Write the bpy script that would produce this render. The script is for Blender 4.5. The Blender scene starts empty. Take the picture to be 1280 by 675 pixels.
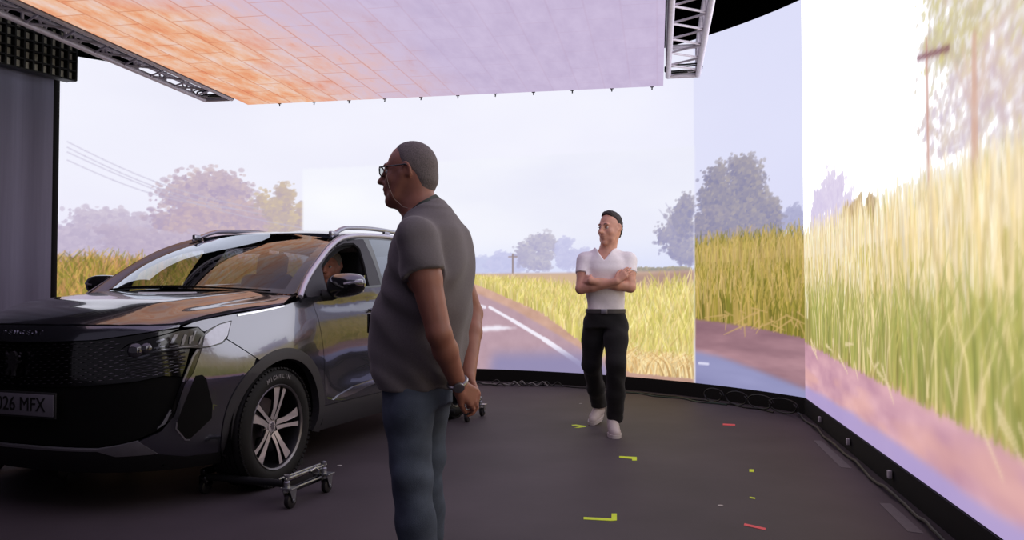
import bpy, bmesh, math, random
import numpy as np
from mathutils import Vector, Matrix

random.seed(7)
rng = np.random.default_rng(7)
scene = bpy.context.scene
COL = scene.collection
PI = math.pi

# ------------------------------------------------------------------ camera, world, exposure
EYE = 1.125
FPX = 1000.0
PITCH = math.atan(27.5 / FPX)
cam_d = bpy.data.cameras.new('camera')
cam_d.sensor_width = 36.0
cam_d.lens = 36.0 * FPX / 1280.0
cam = bpy.data.objects.new('camera', cam_d)
COL.objects.link(cam)
cam.location = (0, 0, EYE)
cam.rotation_euler = (PI / 2 + PITCH, 0, 0)
scene.camera = cam

world = bpy.data.worlds.new('studio_ambient')
scene.world = world
world.use_nodes = True
world.node_tree.nodes['Background'].inputs[0].default_value = (0.86, 0.80, 1.0, 1)
world.node_tree.nodes['Background'].inputs[1].default_value = 0.12

scene.view_settings.view_transform = 'Standard'
scene.view_settings.look = 'None'
scene.view_settings.exposure = 0.0
scene.view_settings.gamma = 1.0
scene.view_settings.use_curve_mapping = False
scene.cycles.max_bounces = 8
scene.cycles.transparent_max_bounces = 12
scene.cycles.caustics_reflective = False
scene.cycles.caustics_refractive = False
scene.cycles.sample_clamp_indirect = 4.0
scene.cycles.use_denoising = True

# ------------------------------------------------------------------ helpers
def lin(c):
    c = np.asarray(c, float)
    if c.max() > 1.5: c = c / 255.0
    return np.where(c <= 0.04045, c / 12.92, ((c + 0.055) / 1.055) ** 2.4)

MATS = {}
def mat(name, rgb, rough=0.5, metal=0.0, spec=0.5, coat=0.0, noise=0.12, scale=30.0, bump=0.0, bscale=None, stretch=None, coat_rough=0.03, sss=0.0, sheen=0.0):
    """principled material with procedural noise in colour (and bump)"""
    if name in MATS: return MATS[name]
    m = bpy.data.materials.new(name); MATS[name] = m
    m.use_nodes = True
    nt = m.node_tree; b = nt.nodes['Principled BSDF']
    c = lin(rgb)
    tc = nt.nodes.new('ShaderNodeTexCoord')
    src = tc.outputs['Object']
    if stretch:
        mp = nt.nodes.new('ShaderNodeMapping'); mp.inputs['Scale'].default_value = stretch
        nt.links.new(src, mp.inputs[0]); src = mp.outputs[0]
    nz = nt.nodes.new('ShaderNodeTexNoise'); nz.inputs['Scale'].default_value = scale; nz.inputs['Detail'].default_value = 4
    nt.links.new(src, nz.inputs['Vector'])
    cr = nt.nodes.new('ShaderNodeValToRGB')
    cr.color_ramp.elements[0].position = 0.3; cr.color_ramp.elements[1].position = 0.7
    cr.color_ramp.elements[0].color = (*np.clip(c * (1 - noise), 0, 1), 1)
    cr.color_ramp.elements[1].color = (*np.clip(c * (1 + noise), 0, 1), 1)
    nt.links.new(nz.outputs['Fac'], cr.inputs[0]); nt.links.new(cr.outputs[0], b.inputs['Base Color'])
    b.inputs['Roughness'].default_value = rough
    b.inputs['Metallic'].default_value = metal
    b.inputs['Specular IOR Level'].default_value = spec
    b.inputs['Coat Weight'].default_value = coat
    b.inputs['Coat Roughness'].default_value = coat_rough
    if sheen: b.inputs['Sheen Weight'].default_value = sheen
    if sss:
        b.inputs['Subsurface Weight'].default_value = sss
        b.inputs['Subsurface Radius'].default_value = (0.012, 0.005, 0.003)
        b.inputs['Subsurface Scale'].default_value = 1.0
    if bump:
        bn = nt.nodes.new('ShaderNodeTexNoise'); bn.inputs['Scale'].default_value = bscale or scale * 4; bn.inputs['Detail'].default_value = 3
        nt.links.new(src, bn.inputs['Vector'])
        bp = nt.nodes.new('ShaderNodeBump'); bp.inputs['Strength'].default_value = bump; bp.inputs['Distance'].default_value = 0.004
        nt.links.new(bn.outputs['Fac'], bp.inputs['Height']); nt.links.new(bp.outputs[0], b.inputs['Normal'])
    return m

def link(name, me, m=None, parent=None):
    o = bpy.data.objects.new(name, me); COL.objects.link(o)
    if m is not None and me is not None: me.materials.append(m)
    if parent is not None: o.parent = parent
    return o

def mesh(name, v, f, m, parent=None, smooth=True, auto=None):
    me = bpy.data.meshes.new(name)
    me.from_pydata([tuple(p) for p in v], [], f); me.update()
    if smooth: me.shade_smooth()
    if auto is not None: me.set_sharp_from_angle(angle=math.radians(auto))
    return link(name, me, m, parent)

def tag(o, label=None, cat=None, group=None, kind=None):
    if label: o['label'] = label
    if cat: o['category'] = cat
    if group: o['group'] = group
    if kind: o['kind'] = kind
    return o

def empty(name, loc=(0, 0, 0), rz=0.0):
    o = bpy.data.objects.new(name, None); COL.objects.link(o)
    o.location = loc; o.rotation_euler = (0, 0, rz); o.empty_display_size = 0.1
    return o

class MB:
    """collects shapes and links them as ONE mesh object"""
    def __init__(s): s.v = []; s.f = []
    def add(s, v, f):
        n = len(s.v); s.v += [tuple(p) for p in v]; s.f += [tuple(i + n for i in q) for q in f]; return s
    def box(s, c, d, rot=None, bev=0.0, seg=2):
        bm = bmesh.new(); bmesh.ops.create_cube(bm, size=1.0)
        bmesh.ops.scale(bm, vec=d, verts=bm.verts)
        if bev: bmesh.ops.bevel(bm, geom=bm.edges[:], offset=bev, segments=seg, profile=0.5, affect='EDGES')
        M = Matrix.Translation(Vector(c)) @ ((rot if isinstance(rot, Matrix) else Matrix.Rotation(rot, 3, 'Z')).to_4x4() if rot is not None else Matrix.Identity(4))
        bm.transform(M); bm.verts.index_update()
        s.add([v.co[:] for v in bm.verts], [[v.index for v in f.verts] for f in bm.faces]); bm.free(); return s
    def tube(s, pts, r, n=10, cap=True, closed=False):
        pts = [Vector(p) for p in pts]; k = len(pts)
        rs = r if hasattr(r, '__len__') else [r] * k
        T = []
        for i in range(k):
            a = pts[(i - 1) % k] if (i > 0 or closed) else pts[i]; b = pts[(i + 1) % k] if (i < k - 1 or closed) else pts[i]
            t = (b - a); T.append(t.normalized() if t.length > 1e-9 else Vector((0, 0, 1)))
        up = Vector((0, 0, 1)) if abs(T[0].z) < 0.9 else Vector((1, 0, 0))
        u = T[0].cross(up).normalized(); V = []; F = []
        for i in range(k):
            if i: u = (u - T[i] * u.dot(T[i])).normalized()
            w = T[i].cross(u)
            for j in range(n):
                a = 2 * PI * j / n; V.append(pts[i] + (u * math.cos(a) + w * math.sin(a)) * rs[i])
        for i in range(k if closed else k - 1):
            i2 = (i + 1) % k
            for j in range(n):
                F.append((i * n + j, i * n + (j + 1) % n, i2 * n + (j + 1) % n, i2 * n + j))
        if cap and not closed:
            F.append(tuple(reversed(range(n)))); F.append(tuple((k - 1) * n + j for j in range(n)))
        return s.add(V, F)
    def lathe(s, prof, n=32, M=None, cap=True):
        """profile of (radius, height) turned about z"""
        V = []; F = []; k = len(prof)
        for (r, h) in prof:
            for j in range(n):
                a = 2 * PI * j / n; p = Vector((r * math.cos(a), r * math.sin(a), h)); V.append(M @ p if M is not None else p)
        for i in range(k - 1):
            for j in range(n):
                F.append((i * n + j, i * n + (j + 1) % n, (i + 1) * n + (j + 1) % n, (i + 1) * n + j))
        if cap and prof[0][0] > 1e-6: F.append(tuple(reversed(range(n))))
        if cap and prof[-1][0] > 1e-6: F.append(tuple((k - 1) * n + j for j in range(n)))
        return s.add(V, F)
    def prism(s, poly, d, M=None):
        """polygon in xy thickened from z=0 to z=d"""
        n = len(poly); V = [Vector((x, y, 0)) for x, y in poly] + [Vector((x, y, d)) for x, y in poly]
        if M is not None: V = [M @ p for p in V]
        return s.add(V, [tuple(reversed(range(n))), tuple(range(n, 2 * n))] + [(i, (i + 1) % n, n + (i + 1) % n, n + i) for i in range(n)])
    def build(s, name, m, parent=None, smooth=True, auto=35):
        o = mesh(name, s.v, s.f, m, parent, smooth, auto if smooth else None)
        bm = bmesh.new(); bm.from_mesh(o.data); bmesh.ops.recalc_face_normals(bm, faces=bm.faces); bm.to_mesh(o.data); bm.free()
        return o

def sm(x, a, b):
    t = np.clip((x - a) / (b - a), 0, 1); return t * t * (3 - 2 * t)

# ray helpers: a place measured in the photograph, read onto a wall
def ray(px, py):
    a = (px - 640) / FPX; b = -(py - 337.5) / FPX; c, s = math.cos(PITCH), math.sin(PITCH)
    return np.array([a, c - b * s, s + b * c])
def on_z(px, py, z):
    r = ray(px, py); t = (z - EYE) / r[2]; return Vector((t * r[0], t * r[1], z))
def at_y(px, py, Y):
    r = ray(px, py); t = Y / r[1]; return Vector((t * r[0], Y, EYE + t * r[2]))

# ------------------------------------------------------------------ the room
def struct(o, name=None): o['kind'] = 'structure'; return o
m_black = mat('black_drape', (10, 10, 12), 0.9, spec=0.2)
fl = bpy.data.materials.new('dark_stage_floor'); fl.use_nodes = True
nt = fl.node_tree; b = nt.nodes['Principled BSDF']
tc = nt.nodes.new('ShaderNodeTexCoord')
n1 = nt.nodes.new('ShaderNodeTexNoise'); n1.inputs['Scale'].default_value = 1.6; n1.inputs['Detail'].default_value = 6
nt.links.new(tc.outputs['Object'], n1.inputs['Vector'])
r1 = nt.nodes.new('ShaderNodeValToRGB'); FLB = lin((74, 66, 73))
r1.color_ramp.elements[0].position = 0.3; r1.color_ramp.elements[0].color = (*FLB * 0.84, 1)
r1.color_ramp.elements[1].position = 0.72; r1.color_ramp.elements[1].color = (*FLB * 1.16, 1)
nt.links.new(n1.outputs['Fac'], r1.inputs[0])
mp = nt.nodes.new('ShaderNodeMapping'); mp.inputs['Scale'].default_value = (1.1, 26, 1); mp.inputs['Rotation'].default_value = (0, 0, 0.06)
nt.links.new(tc.outputs['Object'], mp.inputs[0])
n2 = nt.nodes.new('ShaderNodeTexNoise'); n2.inputs['Scale'].default_value = 1.7; n2.inputs['Detail'].default_value = 5; n2.inputs['Roughness'].default_value = 0.7
nt.links.new(mp.outputs[0], n2.inputs['Vector'])
r2 = nt.nodes.new('ShaderNodeValToRGB'); r2.color_ramp.elements[0].position = 0.66; r2.color_ramp.elements[0].color = (0, 0, 0, 1)
r2.color_ramp.elements[1].position = 0.82; r2.color_ramp.elements[1].color = (1, 1, 1, 1)
nt.links.new(n2.outputs['Fac'], r2.inputs[0])
mx = nt.nodes.new('ShaderNodeMix'); mx.data_type = 'RGBA'; mx.inputs[7].default_value = (*lin((105, 98, 104)), 1)
ml = nt.nodes.new('ShaderNodeMath'); ml.operation = 'MULTIPLY'; ml.inputs[1].default_value = 0.35
nt.links.new(r2.outputs[0], ml.inputs[0]); nt.links.new(ml.outputs[0], mx.inputs[0]); nt.links.new(r1.outputs[0], mx.inputs[6])
nt.links.new(mx.outputs[2], b.inputs['Base Color'])
b.inputs['Roughness'].default_value = 0.62; b.inputs['Specular IOR Level'].default_value = 0.22
bp = nt.nodes.new('ShaderNodeBump'); bp.inputs['Strength'].default_value = 0.25; bp.inputs['Distance'].default_value = 0.02
nt.links.new(n1.outputs['Fac'], bp.inputs['Height']); nt.links.new(bp.outputs[0], b.inputs['Normal'])
struct(MB().box((0, 5.5, -0.05), (16, 15, 0.1)).build('floor', fl))
struct(MB().box((0, 5.5, 6.05), (16, 15, 0.1)).build('ceiling', m_black))
struct(MB().box((0, 13.05, 3), (16, 0.1, 6)).build('wall_back', m_black))
struct(MB().box((-8.05, 5.5, 3), (0.1, 15, 6)).build('wall_left', m_black))
struct(MB().box((8.05, 5.5, 3), (0.1, 15, 6)).build('wall_right', m_black))

# ------------------------------------------------------------------ picture painter for the LED screens
class Canvas:
    """a picture in wall metres: u along the wall, z up; painted with soft brush strokes"""
    def __init__(s, u0, u1, z0, z1, step, to_uz):
        s.W = int(round((u1 - u0) / step)) + 1; s.H = int(round((z1 - z0) / step)) + 1
        s.u0, s.z0 = u0, z0; s.du = (u1 - u0) / (s.W - 1); s.dz = (z1 - z0) / (s.H - 1); s.step = step
        s.U, s.Z = np.meshgrid(np.linspace(u0, u1, s.W), np.linspace(z0, z1, s.H))
        s.a = np.zeros((s.H, s.W, 3)); s.to = to_uz
    def P(s, px, py): return s.to(px, py)
    def noise(s, scale, seed, octaves=4, asp=1.0, rough=0.5):
        out = np.zeros((s.H, s.W)); amp = 1.0; tot = 0; r = np.random.default_rng(seed)
        for k in range(octaves):
            cu = max(2, int((s.W * s.du) / (scale * asp)) + 2); cz = max(2, int((s.H * s.dz) / scale) + 2)
            g = r.random((cz, cu)); x = np.linspace(0, cu - 1.001, s.W); y = np.linspace(0, cz - 1.001, s.H)
            xi = x.astype(int); yi = y.astype(int); fx = x - xi; fy = y - yi; fx = fx * fx * (3 - 2 * fx); fy = (fy * fy * (3 - 2 * fy))[:, None]
            A = g[yi][:, xi]; B = g[yi][:, xi + 1]; C = g[yi + 1][:, xi]; D = g[yi + 1][:, xi + 1]
            out += amp * ((A * (1 - fx) + B * fx) * (1 - fy) + (C * (1 - fx) + D * fx) * fy); tot += amp; amp *= rough; scale /= 2
        return out / tot
    def blend(s, mask, rgb):
        m = mask[..., None]; s.a = s.a * (1 - m) + np.asarray(rgb, float) * m
    def poly(s, pts, soft=0.0):
        """soft mask of a polygon given in (u, z)"""
        inside = np.zeros((s.H, s.W), bool); n = len(pts)
        for i in range(n):
            x1, y1 = pts[i]; x2, y2 = pts[(i + 1) % n]
            if abs(y2 - y1) < 1e-9: continue
            c = ((y1 > s.Z) != (y2 > s.Z)) & (s.U < (x2 - x1) * (s.Z - y1) / (y2 - y1) + x1)
            inside ^= c
        m = inside.astype(float)
        k = max(1, int(soft / s.step))
        return s.blur(m, k) if soft > 0 else s.blur(m, 1)
    def blur(s, m, k):
        for ax in (0, 1):
            for _ in range(2):
                p = np.pad(m, [(k, k) if a == ax else (0, 0) for a in range(m.ndim)], mode='edge'); c = np.cumsum(p, ax)
                c = np.concatenate([np.zeros_like(np.take(c, [0], ax)), c], ax); n = m.shape[ax]
                m = (np.take(c, np.arange(2 * k + 1, 2 * k + 1 + n), ax) - np.take(c, np.arange(n), ax)) / (2 * k + 1)
        return m
    def _win(s, ua, ub, za, zb):
        j0 = max(0, int((ua - s.u0) / s.du)); j1 = min(s.W, int((ub - s.u0) / s.du) + 2)
        i0 = max(0, int((za - s.z0) / s.dz)); i1 = min(s.H, int((zb - s.z0) / s.dz) + 2)
        return (slice(i0, i1), slice(j0, j1)) if j1 > j0 and i1 > i0 else None
    def stroke(s, p, q, w, rgb, alpha=1.0, w2=None):
        w2 = w if w2 is None else w2; pad = max(w, w2) + 2 * s.step
        sl = s._win(min(p[0], q[0]) - pad, max(p[0], q[0]) + pad, min(p[1], q[1]) - pad, max(p[1], q[1]) + pad)
        if sl is None: return
        U = s.U[sl] - p[0]; Z = s.Z[sl] - p[1]; dx = q[0] - p[0]; dz = q[1] - p[1]; L = dx * dx + dz * dz + 1e-12
        t = np.clip((U * dx + Z * dz) / L, 0, 1); d = np.hypot(U - t * dx, Z - t * dz)
        m = np.clip((w + (w2 - w) * t - d) / s.step + 0.5, 0, 1)[..., None] * alpha
        s.a[sl] = s.a[sl] * (1 - m) + np.asarray(rgb, float) * m
    def dab(s, c, rx, rz, rgb, alpha=1.0):
        sl = s._win(c[0] - rx * 1.3, c[0] + rx * 1.3, c[1] - rz * 1.3, c[1] + rz * 1.3)
        if sl is None: return
        d = np.hypot((s.U[sl] - c[0]) / rx, (s.Z[sl] - c[1]) / rz)
        m = np.clip((1.15 - d) / 0.3, 0, 1)[..., None] * alpha
        s.a[sl] = s.a[sl] * (1 - m) + np.asarray(rgb, float) * m
    def tree(s, c, rx, rz, dark, light, n, leaf, seed, sun=1.0, alpha=0.8, lobes=9, gaps=0.0, gap_rgb=(240, 240, 253)):
        r = np.random.default_rng(seed); dark = np.asarray(dark, float); light = np.asarray(light, float)
        L = []
        for _ in range(lobes * 2):
            a = r.uniform(0, 2 * PI); q = r.random() ** .5 * .72
            L.append((c[0] + math.cos(a) * q * rx, c[1] + math.sin(a) * q * rz * .9 - .05 * rz, r.uniform(.20, .40)))
        n = int(n * 2.2)
        for k in range(n):
            lx, lz, lr = L[int(r.integers(len(L)))]
            a = r.uniform(0, 2 * PI); q = abs(r.normal(0, .62))
            if q > 1.45: continue
            x = lx + math.cos(a) * q * lr * rx; z = lz + math.sin(a) * q * lr * rz
            t = np.clip(0.42 + 0.5 * sun * math.cos(a) * min(q, 1) + 0.4 * math.sin(a) * min(q, 1) + r.normal(0, .20), 0, 1)
            w = leaf * r.uniform(.35, .95); g = gaps > 0 and r.random() < gaps
            s.dab((x, z), w * r.uniform(.8, 1.7), w * r.uniform(.7, 1.2), gap_rgb if g else dark * (1 - t) + light * t, alpha * (.75 if q > 1 else 1))
    def grass(s, fn_top, fn_bot, u0, u1, n, cols, h, w, seed, lean=0.15, dens_top=1.0):
        """blades drawn back to front: roots between the two lines"""
        r = np.random.default_rng(seed); cols = np.asarray(cols, float)
        t = np.sort(r.random(n) ** dens_top)
        for k in range(n):
            u = r.uniform(u0, u1); zt, zb = fn_top(u), fn_bot(u); hh = h(u) if callable(h) else h
            root = (zt - hh * 0.8) * (1 - t[k]) + zb * t[k]
            L = hh * r.uniform(.6, 1.15); ln = L * r.normal(0, lean)
            col = cols[int(r.integers(len(cols)))] * r.uniform(.85, 1.12)
            p = (u, root); q = (u + ln * .4, root + L * .6); e = (u + ln * 1.3, root + L)
            ww = w(u) if callable(w) else w
            s.stroke(p, q, ww, col, .8, ww * .8); s.stroke(q, e, ww * .8, col * 1.04, .75, ww * .3)
    def gather(s): return np.clip(s.a, 0, 255)

def led_material(name, gain):
    m = bpy.data.materials.new(name); m.use_nodes = True; nt = m.node_tree
    nt.nodes.remove(nt.nodes['Principled BSDF'])
    at = nt.nodes.new('ShaderNodeAttribute'); at.attribute_name = 'picture'
    em = nt.nodes.new('ShaderNodeEmission'); em.inputs[1].default_value = gain
    nt.links.new(at.outputs['Color'], em.inputs[0]); nt.links.new(em.outputs[0], nt.nodes['Material Output'].inputs[0])
    return m

def screen_mesh(name, cv, pos, gain, parent, over=None):
    """lays the painted picture on a grid of the wall's own shape"""
    H, W = cv.H, cv.W
    co = pos(cv.U.ravel(), cv.Z.ravel()).astype(np.float32)
    idx = np.arange(H * W).reshape(H, W)
    q = np.stack([idx[:-1, :-1], idx[:-1, 1:], idx[1:, 1:], idx[1:, :-1]], -1).reshape(-1, 4)
    me = bpy.data.meshes.new(name)
    me.vertices.add(H * W); me.vertices.foreach_set('co', co.ravel())
    me.loops.add(q.size); me.loops.foreach_set('vertex_index', q.ravel().astype(np.int32))
    me.polygons.add(len(q)); me.polygons.foreach_set('loop_start', np.arange(0, q.size, 4, dtype=np.int32))
    me.update(calc_edges=True)
    c = lin(np.clip(cv.a, 0, 255) / 255.0)
    if over is not None: c = c * over[..., None]
    at = me.color_attributes.new('picture', 'FLOAT_COLOR', 'POINT')
    at.data.foreach_set('color', np.concatenate([c.reshape(-1, 3), np.ones((H * W, 1))], 1).astype(np.float32).ravel())
    me.shade_smooth()
    return link(name, me, led_material('led_picture', gain), parent)

# ------------------------------------------------------------------ curved LED wall
CX, CY, RW = -1.8436, 5.4537, 4.95
ZB, ZT = 0.15, 3.86
TH0, TH1 = math.radians(146.0), math.atan2(7.4188 - CY, 2.734 - CX)
def arc_pos(u, z):
    th = TH0 - u / RW; return np.stack([CX + RW * np.cos(th), CY + RW * np.sin(th), z], -1)
ARC = (TH0 - TH1) * RW
def arc_uz(px, py):
    r = ray(px, py); d = np.array([r[0], r[1]]); e = np.array([-CX, -CY])
    A = d @ d; B = 2 * d @ e; C = e @ e - RW * RW; t = (-B + math.sqrt(B * B - 4 * A * C)) / (2 * A)
    x, y = t * r[0] - CX, t * r[1] - CY
    return ((TH0 - math.atan2(y, x)) * RW, EYE + t * r[2])
cv = Canvas(0, ARC, ZB, ZT, 0.0105, arc_uz)
P = cv.P
def line_fn(cvs, pts):
    q = [cvs.P(*p) for p in pts]; x = [a for a, _ in q]; y = [b_ for _, b_ in q]
    return lambda u: float(np.interp(u, x, y))
# sky with thin cloud
zz = (cv.Z - 1.1) / 2.7
cl = cv.noise(1.3, 3, 5, asp=2.2)
uu = cv.U / ARC
top = np.array([241, 241, 254.]) + (uu[..., None] - 0.5) * np.array([-22, -20, -4.]) * sm(uu, .62, 1.0)[..., None]
hor = np.array([234, 231, 250.])
k = sm(zz, 0.05, 0.55)[..., None]
cv.a = hor * (1 - k) + top * k + ((cl - .5) * 16)[..., None] * np.array([1, 1, .6])
uR, _ = P(868, 300); uL, _ = P(378, 300)
m_out_r = sm(cv.U, uR - .005, uR + .01)
cv.blend(m_out_r * .55, np.array([216, 218, 248.]))
# bright rectangle of the picture that follows the camera
rect = cv.poly([P(378, 211), P(500, 205), P(620, 197), P(740, 190), P(868, 183), P(868, 500), P(740, 500), P(600, 500), P(378, 500)])
cl2 = cv.noise(0.9, 11, 5, asp=2.6)
sky2 = np.array([238, 239, 252.]) + ((cl2 - .5) * 22)[..., None] * np.array([1, 1, .35])
low = sm(cv.Z, 1.9, 1.25)[..., None]
left = sm(cv.U, uR - .8, uL + 1.0)[..., None]
sky2 = sky2 * (1 - low * .75) + np.array([212, 218, 250.]) * low * .75
sky2 = sky2 + left * np.array([5, 5, 2.])
# ---- left part beside the car: hazy trees, wires, field, grass
outL = cv.a.copy()
cv.tree(P(150, 292), 1.0, .40, (196, 184, 208), (214, 204, 220), 1500, .035, 1, sun=.3, lobes=9)
cv.tree(P(130, 305), .75, .30, (190, 178, 204), (208, 196, 216), 900, .035, 2, sun=.3)
cv.tree(P(262, 258), .80, .56, (182, 166, 194), (214, 196, 200), 2300, .034, 3, sun=.3, lobes=14)
cv.tree(P(290, 285), .85, .42, (186, 168, 192), (212, 190, 192), 1500, .034, 4, sun=.3, lobes=10)
cv.tree(P(356, 262), .38, .44, (188, 172, 182), (216, 198, 172), 1100, .033, 5, sun=.3)
cv.tree(P(190, 300), .8, .22, (186, 172, 198), (204, 190, 208), 800, .035, 6, sun=.2)
for (xa, ya, xb, yb) in ((84, 177, 330, 262), (84, 184, 330, 268), (84, 200, 300, 262), (84, 190, 378, 285)):
    p_, q_ = P(xa, ya), P(xb, yb)
    for j in range(12):
        t0, t1 = j / 12, (j + 1) / 12
        f = lambda t: (p_[0] + (q_[0] - p_[0]) * t, p_[1] + (q_[1] - p_[1]) * t - .10 * math.sin(PI * t))
        cv.stroke(f(t0), f(t1), .006, (196, 190, 212), .7)
cv.blend(sm(cv.Z, P(200, 312)[1], P(200, 330)[1]) * (cv.U < uL) * .55, (206, 190, 204))
zf = P(150, 322)[1]
cv.blend(sm(cv.Z, zf + .03, zf - .03) * (cv.U < uL + .1), np.array([188, 150, 140.]))
tp = lambda u: P(150, 318)[1]; bt = lambda u: ZB + .3
cv.grass(tp, lambda u: .75, 0, uL + .1, 4200, [(150, 138, 62), (176, 156, 70), (128, 126, 54), (206, 168, 100), (202, 152, 96), (112, 110, 48), (190, 140, 92), (168, 128, 86)], .27, .009, 21, lean=.25)
gy = sm(cv.Z, .8, .6) * (cv.U < uL + .1)
cv.blend(gy, np.array([150, 118, 110.]))
left_done = cv.a.copy()
# ---- inside the bright rectangle
cv.a = sky2.copy()
cv.tree(P(600, 330), .55, .13, (200, 204, 236), (210, 212, 240), 500, .04, 31, sun=.2)
cv.tree(P(632, 328), .3, .16, (198, 200, 234), (210, 210, 240), 400, .035, 32, sun=.2)
cv.tree(P(672, 314), .33, .27, (178, 174, 204), (206, 202, 214), 1100, .026, 33, sun=.5, lobes=10)
cv.tree(P(712, 316), .28, .24, (196, 196, 230), (210, 210, 238), 800, .026, 34, sun=.3)
cv.tree(P(848, 300), .30, .42, (158, 156, 190), (192, 186, 196), 1300, .026, 35, sun=.3, lobes=9)
cv.tree(P(858, 270), .20, .30, (152, 150, 184), (182, 176, 186), 700, .024, 36, sun=.3)
for (a, b_) in (((852, 300), (824, 262)), ((850, 310), (820, 292)), ((856, 290), (832, 254))):
    cv.stroke(P(*a), P(*b_), .010, (166, 162, 192), .7, .003)
cv.tree(P(820, 338), .55, .05, (150, 148, 148), (182, 172, 150), 300, .022, 37)
cv.stroke(P(641, 318), P(641, 354), .012, (150, 132, 130), .9); cv.stroke(P(636, 321), P(646, 321), .008, (160, 142, 142), .9)
zh = P(700, 341)[1]
fld = sm(cv.Z, zh + .02, zh - .02)
cv.blend(fld, np.array([206, 178, 164.]))
cv.blend(sm(cv.Z, zh - .0, zh - .05) * .8, np.array([214, 184, 150.]) )
fld_r = cv.poly([P(760, 345), P(868, 338), P(868, 372), P(760, 360)], .03); cv.blend(fld_r * .8, (172, 140, 136))
# the road, its verge, edge line, arrow, shade
verge = cv.poly([P(590, 353), P(612, 361), P(640, 374), P(675, 389), P(712, 415), P(745, 440), P(790, 466), P(868, 474), P(868, 520), P(560, 520), P(378, 520), P(378, 400), P(560, 352)])
cv.blend(verge, (208, 168, 150))
vn = cv.noise(.12, 41, 3); cv.a += (verge * (vn - .5) * 34)[..., None]
road = cv.poly([P(590, 365), P(604, 370), P(640, 386), P(680, 408), P(723, 434), P(765, 466), P(800, 494), P(800, 540), P(378, 540), P(378, 420), P(560, 366)])
cv.blend(road, (188, 158, 170)); rn = cv.noise(.10, 42, 3); cv.a += (road * (rn - .5) * 14)[..., None]
for (a, b_, w) in (((612, 384), (640, 400), .018), ((640, 400), (680, 424), .023), ((680, 424), (728, 457), .030), ((728, 457), (760, 480), .036)):
    cv.stroke(P(*a), P(*b_), w, (246, 240, 252), 1.0)
cv.blend(cv.poly([P(596, 409), P(622, 407), P(646, 410), P(622, 413), P(596, 414)]), (244, 238, 250))
cv.stroke(P(599, 382), P(606, 384), .02, (240, 232, 246), 1)
cv.blend(cv.poly([P(616, 442), P(700, 441), P(745, 444), P(772, 470), P(800, 520), P(590, 520), P(612, 460)], .07) * .92, (146, 140, 180))
cv.blend(cv.poly([P(760, 462), P(800, 470), P(868, 474), P(868, 520), P(760, 520)], .05) * .7, (176, 140, 128))
gt = line_fn(cv, [(560, 345), (610, 346), (660, 348), (720, 354), (790, 352), (868, 345)])
gb = line_fn(cv, [(560, 347), (590, 353), (612, 362), (636, 373), (673, 389), (710, 415), (742, 440), (790, 464), (868, 471)])
uG0 = P(585, 350)[0]
cv.grass(gt, gb, uG0, uR, 5200, [(232, 216, 136), (220, 206, 118), (204, 192, 104), (240, 226, 164), (234, 210, 150), (190, 182, 96), (214, 186, 120)], lambda u: .09 + .30 * (u - uG0) / (uR - uG0), lambda u: .006 + .007 * (u - uG0) / (uR - uG0), 43, dens_top=.9)
cv.grass(lambda u: gb(u) + .20, lambda u: gb(u) - .02, P(770, 460)[0], uR, 500, [(240, 214, 160), (226, 190, 130), (248, 228, 180), (205, 165, 110)], .22, .009, 44, lean=.5)
inner = cv.a.copy()
# ---- right of the rectangle: the nearer tree, tall grass, brown verge, blue shaded road
cv.a = left_done.copy()
uC, _ = P(905, 300)
cv.tree(P(993, 283), .22, .24, (168, 168, 204), (186, 186, 216), 500, .026, 50, sun=.2)
cv.tree(P(918, 240), .50, .50, (142, 140, 172), (182, 174, 176), 2600, .026, 51, sun=.4, lobes=16)
cv.tree(P(890, 285), .45, .32, (140, 138, 172), (176, 168, 178), 1500, .026, 52, sun=.3, lobes=12)
cv.tree(P(940, 275), .45, .34, (144, 142, 174), (180, 172, 176), 1500, .026, 53, sun=.3, lobes=12)
cv.tree(P(925, 300), .5, .16, (150, 146, 172), (178, 166, 170), 700, .026, 54, sun=.3)
gt2 = line_fn(cv, [(868, 312), (940, 305), (1010, 298)]); gb2 = line_fn(cv, [(868, 398), (940, 408), (1010, 424)])
und = cv.poly([P(866, 318), P(940, 310), P(1012, 303), P(1016, 430), P(940, 414), P(866, 404)], .02); cv.blend(und, (150, 132, 62))
ver2 = cv.poly([P(864, 398), P(940, 408), P(1016, 424), P(1020, 520), P(864, 520)], .02)
cv.blend(ver2, (160, 122, 132)); vn2 = cv.noise(.16, 55, 4, asp=4.5); cv.a += (ver2 * (vn2 - .5) * 80)[..., None] * np.array([1, .85, .8])
blue = cv.poly([P(864, 438), P(900, 446), P(950, 464), P(1010, 488), P(1016, 530), P(864, 530)], .03); cv.blend(blue, (146, 146, 188))
bn_ = cv.noise(.15, 56, 3, asp=5); cv.a += (blue * (bn_ - .5) * 26)[..., None]
cv.stroke(P(874, 454), P(885, 455), .014, (226, 224, 246), .9)
cv.grass(lambda u: gt2(u) + .07, gb2, uR - .02, ARC + .05, 4400, [(172, 152, 70), (150, 138, 58), (126, 122, 48), (196, 168, 92), (206, 174, 110), (112, 108, 44)], .40, .010, 57)
cv.grass(lambda u: gt2(u) + .06, lambda u: gt2(u) - .60, uR - .02, ARC + .05, 420, [(206, 178, 120), (196, 166, 100), (190, 170, 96)], .24, .007, 58, dens_top=3.2)
for j in range(26):
    p_ = P(rng.uniform(905, 1000), rng.uniform(385, 408)); cv.stroke(p_, (p_[0] + rng.uniform(-.3, .3), p_[1] - rng.uniform(.02, .14)), .010, (204, 170, 112), .8, .004)
right_done = cv.a.copy()
mr = m_out_r[..., None]; rc = rect[..., None]
pic = right_done * mr + left_done * (1 - mr)
cv.a = pic * (1 - rc) + inner * rc
led = empty('video_screen', (CX, CY + RW, 0))
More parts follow.
